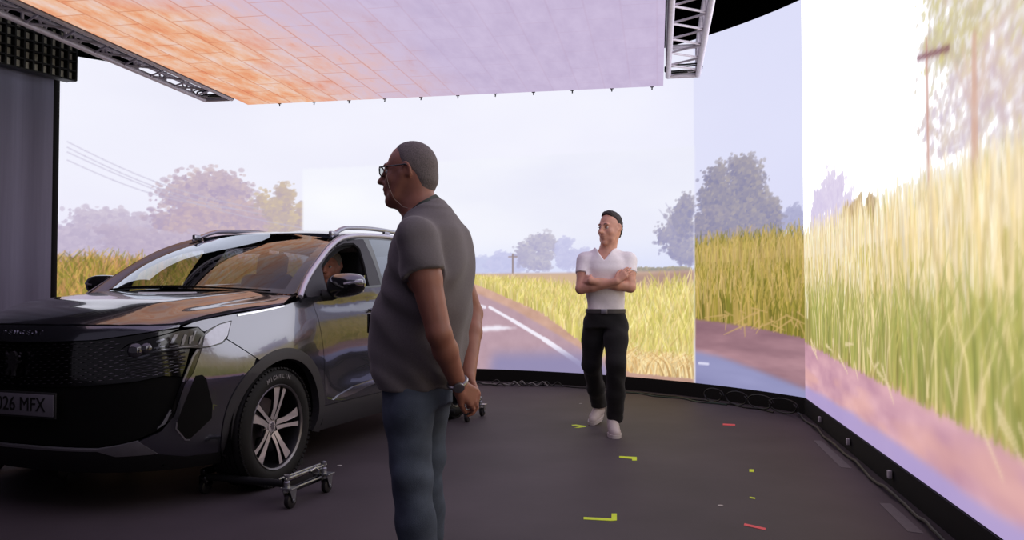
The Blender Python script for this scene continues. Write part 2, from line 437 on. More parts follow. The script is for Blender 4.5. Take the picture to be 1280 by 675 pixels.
def pos_loc(off):
    def f(u, z): return arc_pos(u, z) - np.array(off)
    return f
screen_mesh('screen', cv, pos_loc((CX, CY + RW, 0)), 1.0, led)
tag(led, 'curved video screen behind the car and two men showing a country road, trees and grass', 'video screen')
m_frame = mat('black_powder_coat', (16, 16, 18), 0.5, spec=0.4)
m_base = mat('black_wall_base', (13, 12, 14), 0.7, spec=0.3)
def arc_band(r0, r1, z0, z1, n=72, e=0.0):
    V = []; F = []
    for i in range(n + 1):
        th = TH0 + (TH1 - TH0) * i / n
        for (r, z) in ((r0, z0), (r1, z0), (r1, z1), (r0, z1)):
            V.append((RW * 0 + r * math.cos(th), r * math.sin(th) - RW, z))
    for i in range(n):
        for j in range(4):
            F.append((i * 4 + j, i * 4 + (j + 1) % 4, i * 4 + 4 + (j + 1) % 4, i * 4 + 4 + j))
    F += [(0, 1, 2, 3), (n * 4 + 3, n * 4 + 2, n * 4 + 1, n * 4)]
    return MB().add(V, F)
arc_band(RW + .012, RW + .10, ZB, ZT + .01).build('cabinet_back', m_frame, led, auto=30)
arc_band(RW - .012, RW + .10, 0.0, ZB - .003).build('base', m_base, led, auto=30)

# ------------------------------------------------------------------ flat LED wall on the right
C0 = np.array([CX + RW * math.cos(TH1), CY + RW * math.sin(TH1)]); DW = np.array([1.935, 3.1744]) - C0; DW /= np.linalg.norm(DW)
NW = np.array([-DW[1], DW[0]])   # points away from the set
if NW[0] < 0: NW = -NW
LEN = 6.9
def rw_pos(u, z): return np.stack([C0[0] + DW[0] * u, C0[1] + DW[1] * u, z], -1)
def rw_uz(px, py):
    r = ray(px, py); t = (C0 @ NW) / (r[0] * NW[0] + r[1] * NW[1]); p = t * r[:2] - C0
    return (float(p @ DW), EYE + t * r[2])
cw = Canvas(0, LEN, ZB, ZT + .25, 0.0145, rw_uz); Q = cw.P
cw.a = np.zeros((cw.H, cw.W, 3)) + np.array([253, 251, 255.])
cw.tree(Q(1040, 262), .75, .33, (216, 204, 232), (232, 222, 242), 1300, .035, 61, sun=.2, lobes=10)
cw.tree(Q(1022, 270), .35, .28, (214, 202, 232), (228, 218, 240), 500, .035, 62, sun=.2)
cw.tree(Q(1068, 274), .38, .17, (176, 150, 120), (206, 178, 136), 700, .032, 63, sun=.3)
cw.tree(Q(1088, 264), .18, .14, (170, 146, 118), (200, 172, 132), 350, .028, 64, sun=.3)
c1 = (4.15, 2.12)
GP = (252, 248, 255)
cw.tree((c1[0], c1[1] + .28), .95, .62, (196, 182, 176), (226, 220, 144), 2600, .026, 65, sun=-.3, lobes=16, alpha=.75, gaps=.26, gap_rgb=GP)
cw.tree((c1[0] + .5, c1[1] + .30), 1.0, .70, (192, 178, 170), (224, 214, 138), 2400, .026, 66, sun=-.3, lobes=16, alpha=.75, gaps=.24, gap_rgb=GP)
cw.tree((c1[0] - .05, c1[1] - .16), .80, .26, (206, 190, 214), (228, 210, 180), 900, .024, 67, sun=-.3, lobes=12, alpha=.7, gaps=.34, gap_rgb=GP)
cw.tree((c1[0] + .6, c1[1] - .05), .80, .40, (206, 184, 200), (232, 214, 172), 900, .026, 69, sun=-.3, lobes=12, alpha=.7, gaps=.34, gap_rgb=GP)
tb = Q(1218, 218)
cw.stroke((tb[0], tb[1] - .2), (tb[0] + .02, c1[1] + .1), .050, (216, 176, 158), .9, .022)
for dx in (-.25, .2, .32, -.12): cw.stroke((tb[0] + .01, tb[1] + .25), (tb[0] + dx, c1[1] + .1), .014, (222, 192, 182), .6, .005)
cw.tree((4.9, 2.95), 1.3, .75, (206, 184, 190), (236, 218, 170), 1400, .03, 68, sun=-.3, lobes=16, alpha=.7, gaps=.2, gap_rgb=GP)
pt, pb = Q(1158, 50), Q(1161, 240)
cw.stroke(pb, (pt[0], pt[1]), .014, (206, 156, 142), 1.0, .012)
cw.stroke(Q(1147, 73), Q(1186, 60), .012, (132, 86, 98), 1.0, .015)
gtop = 1.60; gbot = .64
gn = cw.noise(.5, 71, 3)
und = sm(cw.Z, gtop + .06, gtop - .22)
warm = np.array([250, 224, 178.]); mid = np.array([206, 184, 96.])
tz = sm(cw.Z, gtop, gtop - .30)[..., None]
cw.a = cw.a * (1 - und[..., None]) + (warm * (1 - tz) + mid * tz) * und[..., None]
gline = .70 - .034 * cw.U; ground = sm(cw.Z, gline + .03, gline - .05)
gcol = np.array([212, 164, 178.]) + ((cw.noise(.14, 72, 4, asp=3.5) - .5) * 70)[..., None] * np.array([.9, .9, .6])
pk = sm(cw.noise(.22, 74, 3, asp=4), .52, .75)[..., None]
gcol = gcol * (1 - pk * .4) + np.array([240, 184, 160.]) * pk * .4
cw.a = cw.a * (1 - ground[..., None]) + gcol * ground[..., None]
bl = sm(cw.Z + (cw.noise(.5, 73, 3, asp=3) - .5) * .10, .30, .23)
cw.blend(bl * .85, (174, 160, 214))
cw.grass(lambda u: gtop - .02, lambda u: .66 - .034 * u, 0, LEN, 9000, [(212, 196, 122), (198, 184, 104), (180, 172, 90), (222, 202, 138), (230, 204, 150), (160, 158, 80), (196, 172, 112), (146, 148, 74)], .60, .0125, 75, lean=.11, dens_top=.8)
cw.a = cw.a * (1 - .07 * sm(cw.Z, 1.5, 1.1) * sm(cw.Z, .5, .7))[..., None]
cw.grass(lambda u: gtop + .0, lambda u: gtop - .75, 0, LEN, 900, [(236, 212, 154), (222, 202, 130), (240, 220, 170), (206, 192, 110)], .42, .011, 76, lean=.10, dens_top=2.6)
cw.grass(lambda u: gtop + .09, lambda u: gtop - .75, 0, LEN, 1500, [(252, 234, 204), (247, 224, 178), (240, 214, 160), (251, 240, 216)], .30, .011, 78, lean=.10, dens_top=3.6)
cw.grass(lambda u: gtop - .40, lambda u: .66 - .034 * u, .3, LEN, 900, [(168, 168, 92), (156, 160, 86), (244, 222, 172), (184, 176, 100)], .45, .014, 77, lean=.25)
for j in range(34):
    u = rng.uniform(.2, LEN); p_ = (u, gbot + rng.uniform(-.05, .12)); cw.stroke(p_, (u + rng.uniform(.05, .3), p_[1] - rng.uniform(-.05, .22)), .016, (250, 226, 186), .7, .006)
# the picture there is out of focus towards the viewer
b1 = cw.blur(cw.a, 1); b2 = cw.blur(cw.a, 2); wgt = sm(cw.U, 1.0, 4.6)[..., None]
cw.a = cw.a * (1 - .7 * wgt) + b1 * .7 * wgt
boost = 1.0 + 1.33 * sm(cw.a.min(-1), 232, 252)
ledr = empty('video_screen', (C0[0], C0[1], 0))
def rw_loc(u, z): return rw_pos(u, z) - np.array([C0[0], C0[1], 0])
screen_mesh('screen', cw, rw_loc, 1.0, ledr, boost)
tag(ledr, 'flat video screen along the right side showing tall blurred grass and a bright white sky', 'video screen')
rzR = math.atan2(DW[1], DW[0])
mid_ = DW * LEN / 2
MB().box((mid_[0] + DW[0] * .08 + NW[0] * .06, mid_[1] + DW[1] * .08 + NW[1] * .06, (ZB + ZT + .25) / 2), (LEN - .18, .09, ZT + .25 - ZB), rzR).build('cabinet_back', m_frame, ledr)
MB().box((mid_[0] + NW[0] * .045, mid_[1] + NW[1] * .045, (ZB - .003) / 2), (LEN, .11, ZB - .003), rzR).build('base', m_base, ledr)
# ------------------------------------------------------------------ overhead LED panel
PA = np.array([-2.786, 8.392]); E1 = np.array([.984, -.1756]); PWID, PLEN, PZ = 4.306, 6.2, 3.10
rzP = math.atan2(DW[1], DW[0])      # local x runs from the far edge towards the viewer
pan = empty('led_ceiling_panel', (PA[0], PA[1], PZ), rzP)
tag(pan, 'large overhead video panel glowing orange on its left side and pale lilac on its right', 'video panel')
mo = bpy.data.materials.new('panel_picture'); mo.use_nodes = True; nt = mo.node_tree; nt.nodes.remove(nt.nodes['Principled BSDF'])
tc = nt.nodes.new('ShaderNodeTexCoord'); sp = nt.nodes.new('ShaderNodeSeparateXYZ'); nt.links.new(tc.outputs['Object'], sp.inputs[0])
def nd(t, **k):
    n_ = nt.nodes.new(t)
    for a_, v_ in k.items(): setattr(n_, a_, v_)
    return n_
def ramp(stops, src):
    n_ = nt.nodes.new('ShaderNodeValToRGB'); e = n_.color_ramp.elements
    while len(e) < len(stops): e.new(0.5)
    for q_, (p_, c_) in zip(e, stops): q_.position = p_; q_.color = (*lin(c_), 1) if hasattr(c_, '__len__') else (c_, c_, c_, 1)
    nt.links.new(src, n_.inputs[0]); return n_.outputs[0]
def mth(op, a_, b_):
    n_ = nd('ShaderNodeMath', operation=op)
    for i_, v_ in enumerate((a_, b_)):
        if isinstance(v_, (int, float)): n_.inputs[i_].default_value = v_
        else: nt.links.new(v_, n_.inputs[i_])
    return n_.outputs[0]
def mixc(f, a_, b_):
    n_ = nd('ShaderNodeMix', data_type='RGBA')
    for i_, v_ in ((0, f), (6, a_), (7, b_)):
        if isinstance(v_, float): n_.inputs[i_].default_value = v_
        elif isinstance(v_, tuple): n_.inputs[i_].default_value = (*lin(v_), 1)
        else: nt.links.new(v_, n_.inputs[i_])
    return n_.outputs[2]
def noise(scale, detail=3, vec=None, rough=.5):
    n_ = nd('ShaderNodeTexNoise'); n_.inputs['Scale'].default_value = scale; n_.inputs['Detail'].default_value = detail; n_.inputs['Roughness'].default_value = rough
    nt.links.new(vec if vec is not None else tc.outputs['Object'], n_.inputs['Vector']); return n_.outputs['Fac']
across = mth('DIVIDE', sp.outputs[1], PWID)          # 0 left edge .. 1 right edge
bk = nd('ShaderNodeTexBrick'); nt.links.new(tc.outputs['Object'], bk.inputs['Vector'])
bk.inputs['Scale'].default_value = 1.0; bk.inputs['Brick Width'].default_value = .50; bk.inputs['Row Height'].default_value = .25
bk.inputs['Mortar Size'].default_value = .012; bk.inputs['Mortar Smooth'].default_value = .9; bk.inputs['Color1'].default_value = (.2, .2, .2, 1); bk.inputs['Color2'].default_value = (.8, .8, .8, 1); bk.inputs['Mortar'].default_value = (0, 0, 0, 1); bk.offset = .5
mv = nd('ShaderNodeMapping'); mv.inputs['Scale'].default_value = (1.2, 3.2, 1); nt.links.new(tc.outputs['Object'], mv.inputs[0])
mott = mth('ADD', mth('MULTIPLY', noise(1.9, 5, mv.outputs[0], .62), .95), mth('MULTIPLY', bk.outputs['Color'], .16))
warm_w = mth('ADD', mth('ADD', across, mth('MULTIPLY', ramp([(.42, 0.0), (.66, 1.0)], mth('DIVIDE', sp.outputs[0], PLEN)), .34)), mth('MULTIPLY', mth('SUBTRACT', noise(.9, 3), .5), .28))
ora = ramp([(.34, (228, 138, 100)), (.48, (235, 170, 132)), (.58, (237, 191, 164)), (.72, (236, 210, 202))], mott)
pnk = ramp([(.30, (226, 168, 150)), (.45, (224, 190, 194)), (.7, (212, 192, 212))], mott)
lil = ramp([(.3, (192, 176, 208)), (.7, (205, 190, 220))], mott)
w1 = ramp([(.16, 0.0), (.36, 1.0)], warm_w); w2 = ramp([(.34, 0.0), (.58, 1.0)], warm_w)
seam = ramp([(.0, 1.0), (.06, 0.0)], bk.outputs['Color'])
colr = mixc(w2, mixc(w1, ora, pnk), lil)
sw = mth('MULTIPLY', bk.outputs['Fac'], mth('SUBTRACT', .50, mth('MULTIPLY', w2, .46)))
colr = mixc(sw, colr, (196, 120, 96))
em = nd('ShaderNodeEmission'); nt.links.new(colr, em.inputs[0]); nt.links.new(em.outputs[0], nt.nodes['Material Output'].inputs[0])
sc_ = MB(); nx = 12
sc_.add([(0, 0, 0), (PLEN, 0, 0), (PLEN, PWID, 0), (0, PWID, 0)], [(0, 3, 2, 1)])
MB().add(sc_.v, sc_.f).build('screen', mo, pan, smooth=False)
MB().box((PLEN / 2, PWID / 2, .055), (PLEN, PWID, .10)).build('cabinet_back', m_frame, pan)
m_steel = mat('galvanised_steel', (150, 146, 160), .38, .85, noise=.1, scale=40)
for k in range(11):
    y = .35 + k * .385
    MB().box((-.012, y, .02), (.02, .035, .05), bev=.004).tube([(-.014, y, -.002), (-.02, y, -.018), (-.012, y, -.026)], .006, 6).build('hook', m_frame, pan)
for k in range(6): MB().box((1.0 + k * .9, PWID / 2, .16), (.06, PWID, .10), bev=.008).build('back_beam', m_steel, pan)

# ------------------------------------------------------------------ trusses beside the panel
m_alu = mat('truss_aluminium', (226, 218, 234), .45, .2, noise=.08, scale=25)
def truss(loc, length, w, h, label, sx=1):
    """box truss hung along local x; the near rail pair carries short posts"""
    t = empty('lighting_truss', loc, rzP); tag(t, label, 'truss', 'trusses beside the overhead panel')
    cn = [(0, 0), (w * sx, 0), (0, h), (w * sx, h)]
    for (y, z) in cn: MB().tube([(0, y, z), (length, y, z)], .025, 12).build('chord', m_alu, t)
    n = int(length / .36)
    for k in range(n):
        x0, x1 = k * length / n, (k + 1) * length / n; xm = (x0 + x1) / 2
        for (a_, b_) in (((0, 0), (w * sx, 0)), ((0, 0), (0, h)), ((w * sx, 0), (w * sx, h))):
            MB().tube([(x0, *a_), (xm, *b_), (x1, *a_)], .0095, 8).build('brace', m_alu, t)
    for x in (0.0, length):
        MB().tube([(x, 0, 0), (x, w * sx, 0)], .022, 10).tube([(x, 0, h), (x, w * sx, h)], .022, 10).tube([(x, 0, 0), (x, 0, h)], .022, 10).tube([(x, w * sx, 0), (x, w * sx, h)], .022, 10).build('end_frame', m_alu, t)
    for x in (.10, .16):
        MB().tube([(x + .03 * math.sin(a_ * 3), w * sx * .5 + (w * .5 + .03) * math.cos(a_), h * .12 + .035 * math.sin(a_)) for a_ in np.linspace(0, 2 * PI, 22)], .008, 6).build('cable_wrap', m_frame, t)
    return t
MBk = None
cR = PA + E1 * (PWID + .045) + DW * .24
truss((cR[0], cR[1], PZ + .03), 5.6, .27, .27, 'aluminium box truss along the right edge of the overhead panel', 1)
cL = PA - E1 * .095 + DW * .16
tl = truss((cL[0], cL[1], PZ + .03), 5.6, .30, .30, 'aluminium box truss along the orange left edge of the overhead panel', -1)
MB().tube([(0, -.30, .085), (5.6, -.30, .085)], .018, 10).build('side_rail', m_alu, tl)
for k in range(13): MB().tube([(.25 + k * .44, -.30, 0), (.25 + k * .44, -.30, .085)], .012, 8).build('post', m_alu, tl)

# ------------------------------------------------------------------ grey curtain and the egg-crate lamp above it
cu0 = np.array([-4.44, 7.92]); dcu = np.array([-.32, -.56]); dcu /= np.linalg.norm(dcu); ncu = np.array([-dcu[1], dcu[0]])
if ncu[1] > 0: ncu = -ncu
cur = empty('curtain', (cu0[0], cu0[1], 0), math.atan2(dcu[1], dcu[0]))
tag(cur, 'tall grey stage curtain with a black edge hanging at the far left behind the car', 'curtain')
yn = 1.0 if np.dot(np.array([-dcu[1], dcu[0]]), ncu) > 0 else -1.0
def drape(x0, x1, z0, z1, amp, wl, th, name, m, back=0.0):
    n = 90; V = []; F = []
    for i in range(n + 1):
        x = x0 + (x1 - x0) * i / n; y = yn * (amp * math.sin(2 * PI * x / wl + .8) + amp * .6 * math.sin(2 * PI * x / (wl * .43) + 2)) + back * yn
        for (yy, z) in ((y, z0), (y, z1), (y - yn * th, z1), (y - yn * th, z0)): V.append((x, yy, z))
    for i in range(n):
        for j in range(4): F.append((i * 4 + j, i * 4 + (j + 1) % 4, i * 4 + 4 + (j + 1) % 4, i * 4 + 4 + j))
    F += [(0, 1, 2, 3), (n * 4 + 3, n * 4 + 2, n * 4 + 1, n * 4)]
    return MB().add(V, F).build(name, m, cur, auto=50)
m_grey = mat('grey_serge', (140, 140, 164), .85, spec=.2, noise=.06, scale=8, stretch=(6, 6, .15), sheen=.1)
drape(.13, 2.6, .01, 3.25, .016, .62, .02, 'cloth', m_grey)
MB().add(*(lambda V, F: (V, F))(*(lambda n: ([(.15 * (1 - math.cos(a_)) - .0, yn * (-.16 + .165 * math.sin(a_)) , z) for a_ in np.linspace(-.3, PI / 2, n) for z in (.01, 3.26)] + [(.15 * (1 - math.cos(a_)) + .015, yn * (-.185 + .165 * math.sin(a_)), z) for a_ in np.linspace(-.3, PI / 2, n) for z in (.01, 3.26)],
    [(2 * i, 2 * i + 2, 2 * i + 3, 2 * i + 1) for i in range(n - 1)] + [(2 * n + 2 * i, 2 * n + 2 * i + 1, 2 * n + 2 * i + 3, 2 * n + 2 * i + 2) for i in range(n - 1)]))(14))).build('black_edge', m_black, cur)
eg = empty('egg_crate_lamp', (cu0[0] + dcu[0] * .43 + ncu[0] * .16, cu0[1] + dcu[1] * .43 + ncu[1] * .16, 3.18), math.atan2(dcu[1], dcu[0]))
tag(eg, 'black egg-crate lamp hung in the top left corner above the grey curtain', 'lamp')
m_cell = mat('unlit_lamp_cell', (200, 196, 180), .5, noise=.1, scale=60)
EW, EH = .74, .46
MB().box((EW / 2 - .37, -yn * .0, EH / 2), (EW, .10, EH), bev=.01).build('housing', m_frame, eg)
cells = MB()
for i in range(9):
    for j in range(5): cells.box((-.37 + EW * (i + .5) / 9, yn * .052, EH * (j + .5) / 5), (EW / 9 * .56, .01, EH / 5 * .78), bev=.003, seg=1)
cells.build('cell_panel', m_cell, eg)
bars = MB()
for i in range(10): bars.box((-.37 + EW * i / 9, yn * .075, EH / 2), (.016, .06, EH))
for j in range(6): bars.box((0, yn * .075, EH * j / 5), (EW, .06, .014))
bars.build('egg_crate_grid', m_frame, eg)
for sx in (-.25, .25): MB().tube([(sx, 0, EH), (sx, 0, EH + .25)], .012, 8).build('hanging_pipe', m_frame, eg)
for k in range(3):
    tag(MB().tube([Vector((cu0[0] + dcu[0] * (.2 + .30 * k) + ncu[0] * (.12 + .03 * math.sin(a_)), cu0[1] + dcu[1] * (.3 + .22 * k) + ncu[1] * .12, 3.93)) + Vector((dcu[0] * .12 * math.cos(a_), dcu[1] * .12 * math.cos(a_), .07 * math.sin(a_))) for a_ in np.linspace(0, 2 * PI, 24)], .009, 6).build('cable', m_frame),
        'black cable looped above the egg-crate lamp in the top left corner', 'cable', 'cable loops above the lamp')
# ------------------------------------------------------------------ car body surfaces (x to its left, y to its rear, z up; origin between the front wheels)
CAR_A = math.radians(19.0)
def ip(x, xs, ys):
    """smooth curve through points (monotone cubic)"""
    xs = np.asarray(xs, float); ys = np.asarray(ys, float); x = np.asarray(x, float)
    h = np.diff(xs); d = np.diff(ys) / h; m = np.zeros_like(ys)
    m[0], m[-1] = d[0], d[-1]
    for i in range(1, len(xs) - 1):
        m[i] = 0 if d[i - 1] * d[i] <= 0 else (h[i - 1] + h[i]) * 3 / ((2 * h[i] + h[i - 1]) / d[i - 1] + (h[i] + 2 * h[i - 1]) / d[i])
    i = np.clip(np.searchsorted(xs, x) - 1, 0, len(h) - 1); t = np.clip((x - xs[i]) / h[i], 0, 1); hi = h[i]
    return (2 * t**3 - 3 * t**2 + 1) * ys[i] + (t**3 - 2 * t**2 + t) * hi * m[i] + (-2 * t**3 + 3 * t**2) * ys[i + 1] + (t**3 - t**2) * hi * m[i + 1]
Y0, Y1 = 0.30, 2.45
WZ = ([.18, .24, .30, .36, .45, .55, .65, .72, .80, .86, .93, 1.0, 1.06, 1.12, 1.18, 1.26], [.80, .845, .875, .893, .901, .906, .911, .912, .908, .902, .891, .877, .864, .852, .842, .825])
YF = ([.18, .24, .30, .36, .45, .55, .62, .68, .78, .88, .93, .97, 1.1], [-.78, -.84, -.895, -.915, -.925, -.935, -.94, -.94, -.938, -.928, -.912, -.89, -.80])
YR = ([.18, .30, .45, .60, .75, .95, 1.10, 1.26], [3.36, 3.46, 3.52, 3.53, 3.515, 3.48, 3.45, 3.38])
NF, NR = 2.9, 3.6
_ph = np.linspace(0, 1, 6001) ** 1.0 * (PI / 2)
_fx, _fy = np.sin(_ph) ** (2 / NF), -np.cos(_ph) ** (2 / NF)
_fs = np.concatenate([[0], np.cumsum(np.hypot(np.diff(_fx * .91), np.diff(_fy * 1.235)))])
SF = _fs[-1]; SM = SF + (Y1 - Y0)
_rx, _ry = np.cos(_ph) ** (2 / NR), np.sin(_ph) ** (2 / NR)
_rs = np.concatenate([[0], np.cumsum(np.hypot(np.diff(_rx * .90), np.diff(_ry * 1.05)))])
SE = SM + _rs[-1]
def body(s, z):
    s = np.asarray(s, float); z = np.asarray(z, float)
    w = ip(z, *WZ); yf = ip(z, *YF); yr = ip(z, *YR)
    X = np.where(s < SF, np.interp(s, _fs, _fx), np.where(s < SM, 1.0, np.interp(s - SM, _rs, _rx)))
    y = np.where(s < SF, Y0 + (Y0 - yf) * np.interp(s, _fs, _fy), np.where(s < SM, Y0 + (s - SF), Y1 + (yr - Y1) * np.interp(s - SM, _rs, _ry)))
    # wheel-arch shoulders, scooped lower doors, a soft crease under the glass
    b = .012 * np.exp(-((y - 0.0) / .42) ** 2 - ((z - .74) / .16) ** 2) + .022 * np.exp(-((y - 2.675) / .50) ** 2 - ((z - .80) / .20) ** 2)
    b = b - .011 * sm(y, .45, .8) * sm(y, 2.3, 1.9) * np.exp(-((z - .60) / .13) ** 2)
    b = b - .012 * sm(y, .3, .7) * np.exp(-((z - (1.035 + .03 * (y - .4))) / .035) ** 2) * sm(y, 3.2, 2.6)
    # the front corners lean back towards the bonnet
    ln_ = .13 * np.clip(z - .68, 0, .3) * np.exp(-((s - 1.22) / .36) ** 2)
    y = y + ln_ * .8
    return np.stack([(w + b - ln_) * X, y, z + 0 * s], -1)
def s_of_y(y):
    """arc position on the body's left side for a station y (front half or side)"""
    y = np.asarray(y, float)
    f = np.interp((y - Y0) / 1.235, _fy, _fs)
    return np.where(y < Y0, f, np.where(y < Y1, SF + y - Y0, SM + np.interp((y - Y1) / 1.05, _ry, _rs)))
def s_of_x(x): return np.interp(np.asarray(x, float) / .91, _fx, _fs)
ZBELT = ([-.95, -.78, -.65, -.46, -.33, .11, .24, .45, 1.07, 1.8, 2.6, 3.5], [.962, .957, .955, .986, 1.003, 1.053, 1.074, 1.098, 1.152, 1.185, 1.215, 1.24])
def belt(y): return ip(y, *ZBELT)
def hood(x, y):
    x = np.asarray(x, float); y = np.asarray(y, float)
    ze = belt(y); w = ip(ze, *WZ); d = Y0 - ip(ze, *YF)
    r = np.where(y < Y0, (np.abs(x / w) ** NF + (np.clip(Y0 - y, 0, 9) / d) ** NF) ** (1 / NF), np.abs(x / w))
    cr = ip(y, [-.95, -.65, -.33, 0, .25, .5], [.125, .108, .078, .068, .060, .055])
    z = ze + cr * (1 - np.clip(r, 0, 1.2) ** 6)
    ax = np.abs(x); e = .60 - .10 * sm(y, .1, -.8)
    z = z + .016 * sm(ax, e + .05, e - .05) * sm(y, -.86, -.5) * sm(r, .98, .80) - .010 * np.exp(-((ax - e - .09) / .06) ** 2) * sm(y, -.8, -.3)
    return np.stack([x, y, z], -1)
def gside(y, z):
    z = np.asarray(z, float); y = np.asarray(y, float); q = z - 1.1
    x = .860 - .29 * q - .46 * q * np.abs(q)
    x = x - .20 * np.clip((y - 2.4) / 1.0, 0, 2) ** 2 - .10 * np.clip((.9 - y) / .7, 0, 1.2) ** 2 * sm(z, 1.05, 1.35)
    return np.stack([x, y + 0 * z, z + 0 * y], -1)
REDGE = ([.20, .24, .353, .5, .671, .827, 1.097, 1.34, 1.859, 2.4, 2.9, 3.3, 3.5], [1.05, 1.085, 1.171, 1.266, 1.366, 1.444, 1.531, 1.564, 1.588, 1.575, 1.53, 1.47, 1.43])
def redge(y): return ip(y, *REDGE)
RTOP = ([.9, 1.05, 1.15, 1.3, 1.45, 1.6, 1.9, 2.4, 2.9, 3.3, 3.5], [1.525, 1.558, 1.577, 1.597, 1.607, 1.613, 1.618, 1.607, 1.572, 1.522, 1.485])
def roof(x, y):
    x = np.asarray(x, float); y = np.asarray(y, float)
    ze = redge(y); xe = gside(y, ze)[..., 0]; zc = ip(y, *RTOP)
    return np.stack([x, y, ze + (zc - ze) * (1 - np.clip(np.abs(x / xe), 0, 1.1) ** 3)], -1)
def wscorner(v):
    v = np.asarray(v, float)
    return np.stack([ip(v, [0, .5, 1], [.775, .705, .595]), ip(v, [0, .5, 1], [.315, .700, 1.115]), ip(v, [0, .25, .5, .75, 1], [1.112, 1.252, 1.366, 1.455, 1.522])], -1)
def wscenter(v):
    v = np.asarray(v, float)
    return np.stack([0 * v, ip(v, [0, .5, 1], [.06, .52, 1.05]), ip(v, [0, .5, 1], [1.148, 1.378, 1.558])], -1)
def wshield(u, v):
    """u -1..1 across, v 0..1 up the windscreen"""
    u = np.asarray(u, float); c = wscorner(v); m = wscenter(v); k = np.abs(u) ** 2.2
    y = m[..., 1] * (1 - k) + c[..., 1] * k; z = m[..., 2] * (1 - k) + c[..., 2] * k
    return np.stack([c[..., 0] * u, y, z], -1)
# ------------------------------------------------------------------ car: builders
m_paint = mat('dark_grey_metallic_paint', (98, 99, 110), .17, .85, coat=.8, coat_rough=.012, noise=.05, scale=900)
m_paint.node_tree.nodes['Principled BSDF'].inputs['Coat IOR'].default_value = 1.8
m_gloss = mat('gloss_black_trim', (9, 9, 11), .12, spec=.5, coat=.6, noise=.05)
m_plast = mat('textured_black_plastic', (30, 30, 33), .62, spec=.35, noise=.08, scale=300, bump=.15, bscale=900)
m_clad = mat('dark_cladding_plastic', (52, 51, 57), .5, spec=.4, noise=.06, scale=300)
m_matt = mat('matt_black', (7, 7, 8), .8, spec=.2)
m_chrome = mat('satin_chrome', (205, 205, 212), .16, 1.0, noise=.03)
m_silver = mat('satin_silver_trim', (176, 176, 186), .30, .9, noise=.04)
m_skid = mat('grey_skid_paint', (128, 126, 134), .4, .5, noise=.05)
m_lens = mat('pale_lamp_lens', (150, 150, 164), .10, .35, coat=1.0, noise=.06, scale=40)
m_rub = mat('tyre_rubber', (24, 23, 25), .72, spec=.3, noise=.12, scale=120, bump=.1, bscale=600)
m_letter = mat('tyre_letter_rubber', (128, 124, 128), .6, spec=.3)
m_rim = mat('machined_alloy', (206, 198, 202), .38, .6, noise=.05, scale=200)
m_rimd = mat('dark_alloy_paint', (34, 34, 38), .38, .6, noise=.05)
m_seat = mat('charcoal_seat_cloth', (58, 55, 62), .85, noise=.12, scale=180, bump=.2)
m_dash = mat('dark_dashboard', (26, 25, 29), .6, spec=.35, noise=.1, scale=80)
m_head = mat('pale_headliner', (120, 116, 122), .9, noise=.05)

def glass_mat(name, tint, refl=1.0, ior=1.5):
    m = bpy.data.materials.new(name); m.use_nodes = True; nt = m.node_tree; nt.nodes.remove(nt.nodes['Principled BSDF'])
    tr = nt.nodes.new('ShaderNodeBsdfTransparent'); gl = nt.nodes.new('ShaderNodeBsdfGlossy'); gl.inputs['Roughness'].default_value = .01; gl.inputs['Color'].default_value = (.86, .92, 1.0, 1)
    nz = nt.nodes.new('ShaderNodeTexNoise'); nz.inputs['Scale'].default_value = 3.0
    cr = nt.nodes.new('ShaderNodeValToRGB'); cr.color_ramp.elements[0].color = (*[t * .98 for t in tint], 1); cr.color_ramp.elements[1].color = (*tint, 1)
    nt.links.new(nz.outputs['Fac'], cr.inputs[0]); nt.links.new(cr.outputs[0], tr.inputs[0])
    fr = nt.nodes.new('ShaderNodeFresnel'); ge = nt.nodes.new('ShaderNodeNewGeometry'); mi_ = nt.nodes.new('ShaderNodeMix'); mi_.inputs[2].default_value = ior; mi_.inputs[3].default_value = 1 / ior
    nt.links.new(ge.outputs['Backfacing'], mi_.inputs[0]); nt.links.new(mi_.outputs[0], fr.inputs[0])
    mu = nt.nodes.new('ShaderNodeMath'); mu.operation = 'MULTIPLY'; mu.inputs[1].default_value = refl; mu.use_clamp = True; nt.links.new(fr.outputs[0], mu.inputs[0])
    mx = nt.nodes.new('ShaderNodeMixShader'); nt.links.new(mu.outputs[0], mx.inputs[0]); nt.links.new(tr.outputs[0], mx.inputs[1]); nt.links.new(gl.outputs[0], mx.inputs[2])
    nt.links.new(mx.outputs[0], nt.nodes['Material Output'].inputs[0]); return m
m_ws = glass_mat('windscreen_glass', (.80, .84, .82), 1.5)
m_sg = glass_mat('side_glass', (.72, .76, .75), 1.5)
m_pg = glass_mat('privacy_glass', (.22, .23, .25), 2.4)

car_o = np.array([-1.347, 4.66]) - .905 * np.array([math.cos(CAR_A), -math.sin(CAR_A)])
car = empty('car', (car_o[0], car_o[1], 0), -CAR_A)
tag(car, 'dark grey sport utility vehicle with its front wheels raised on wheel dollies', 'car')

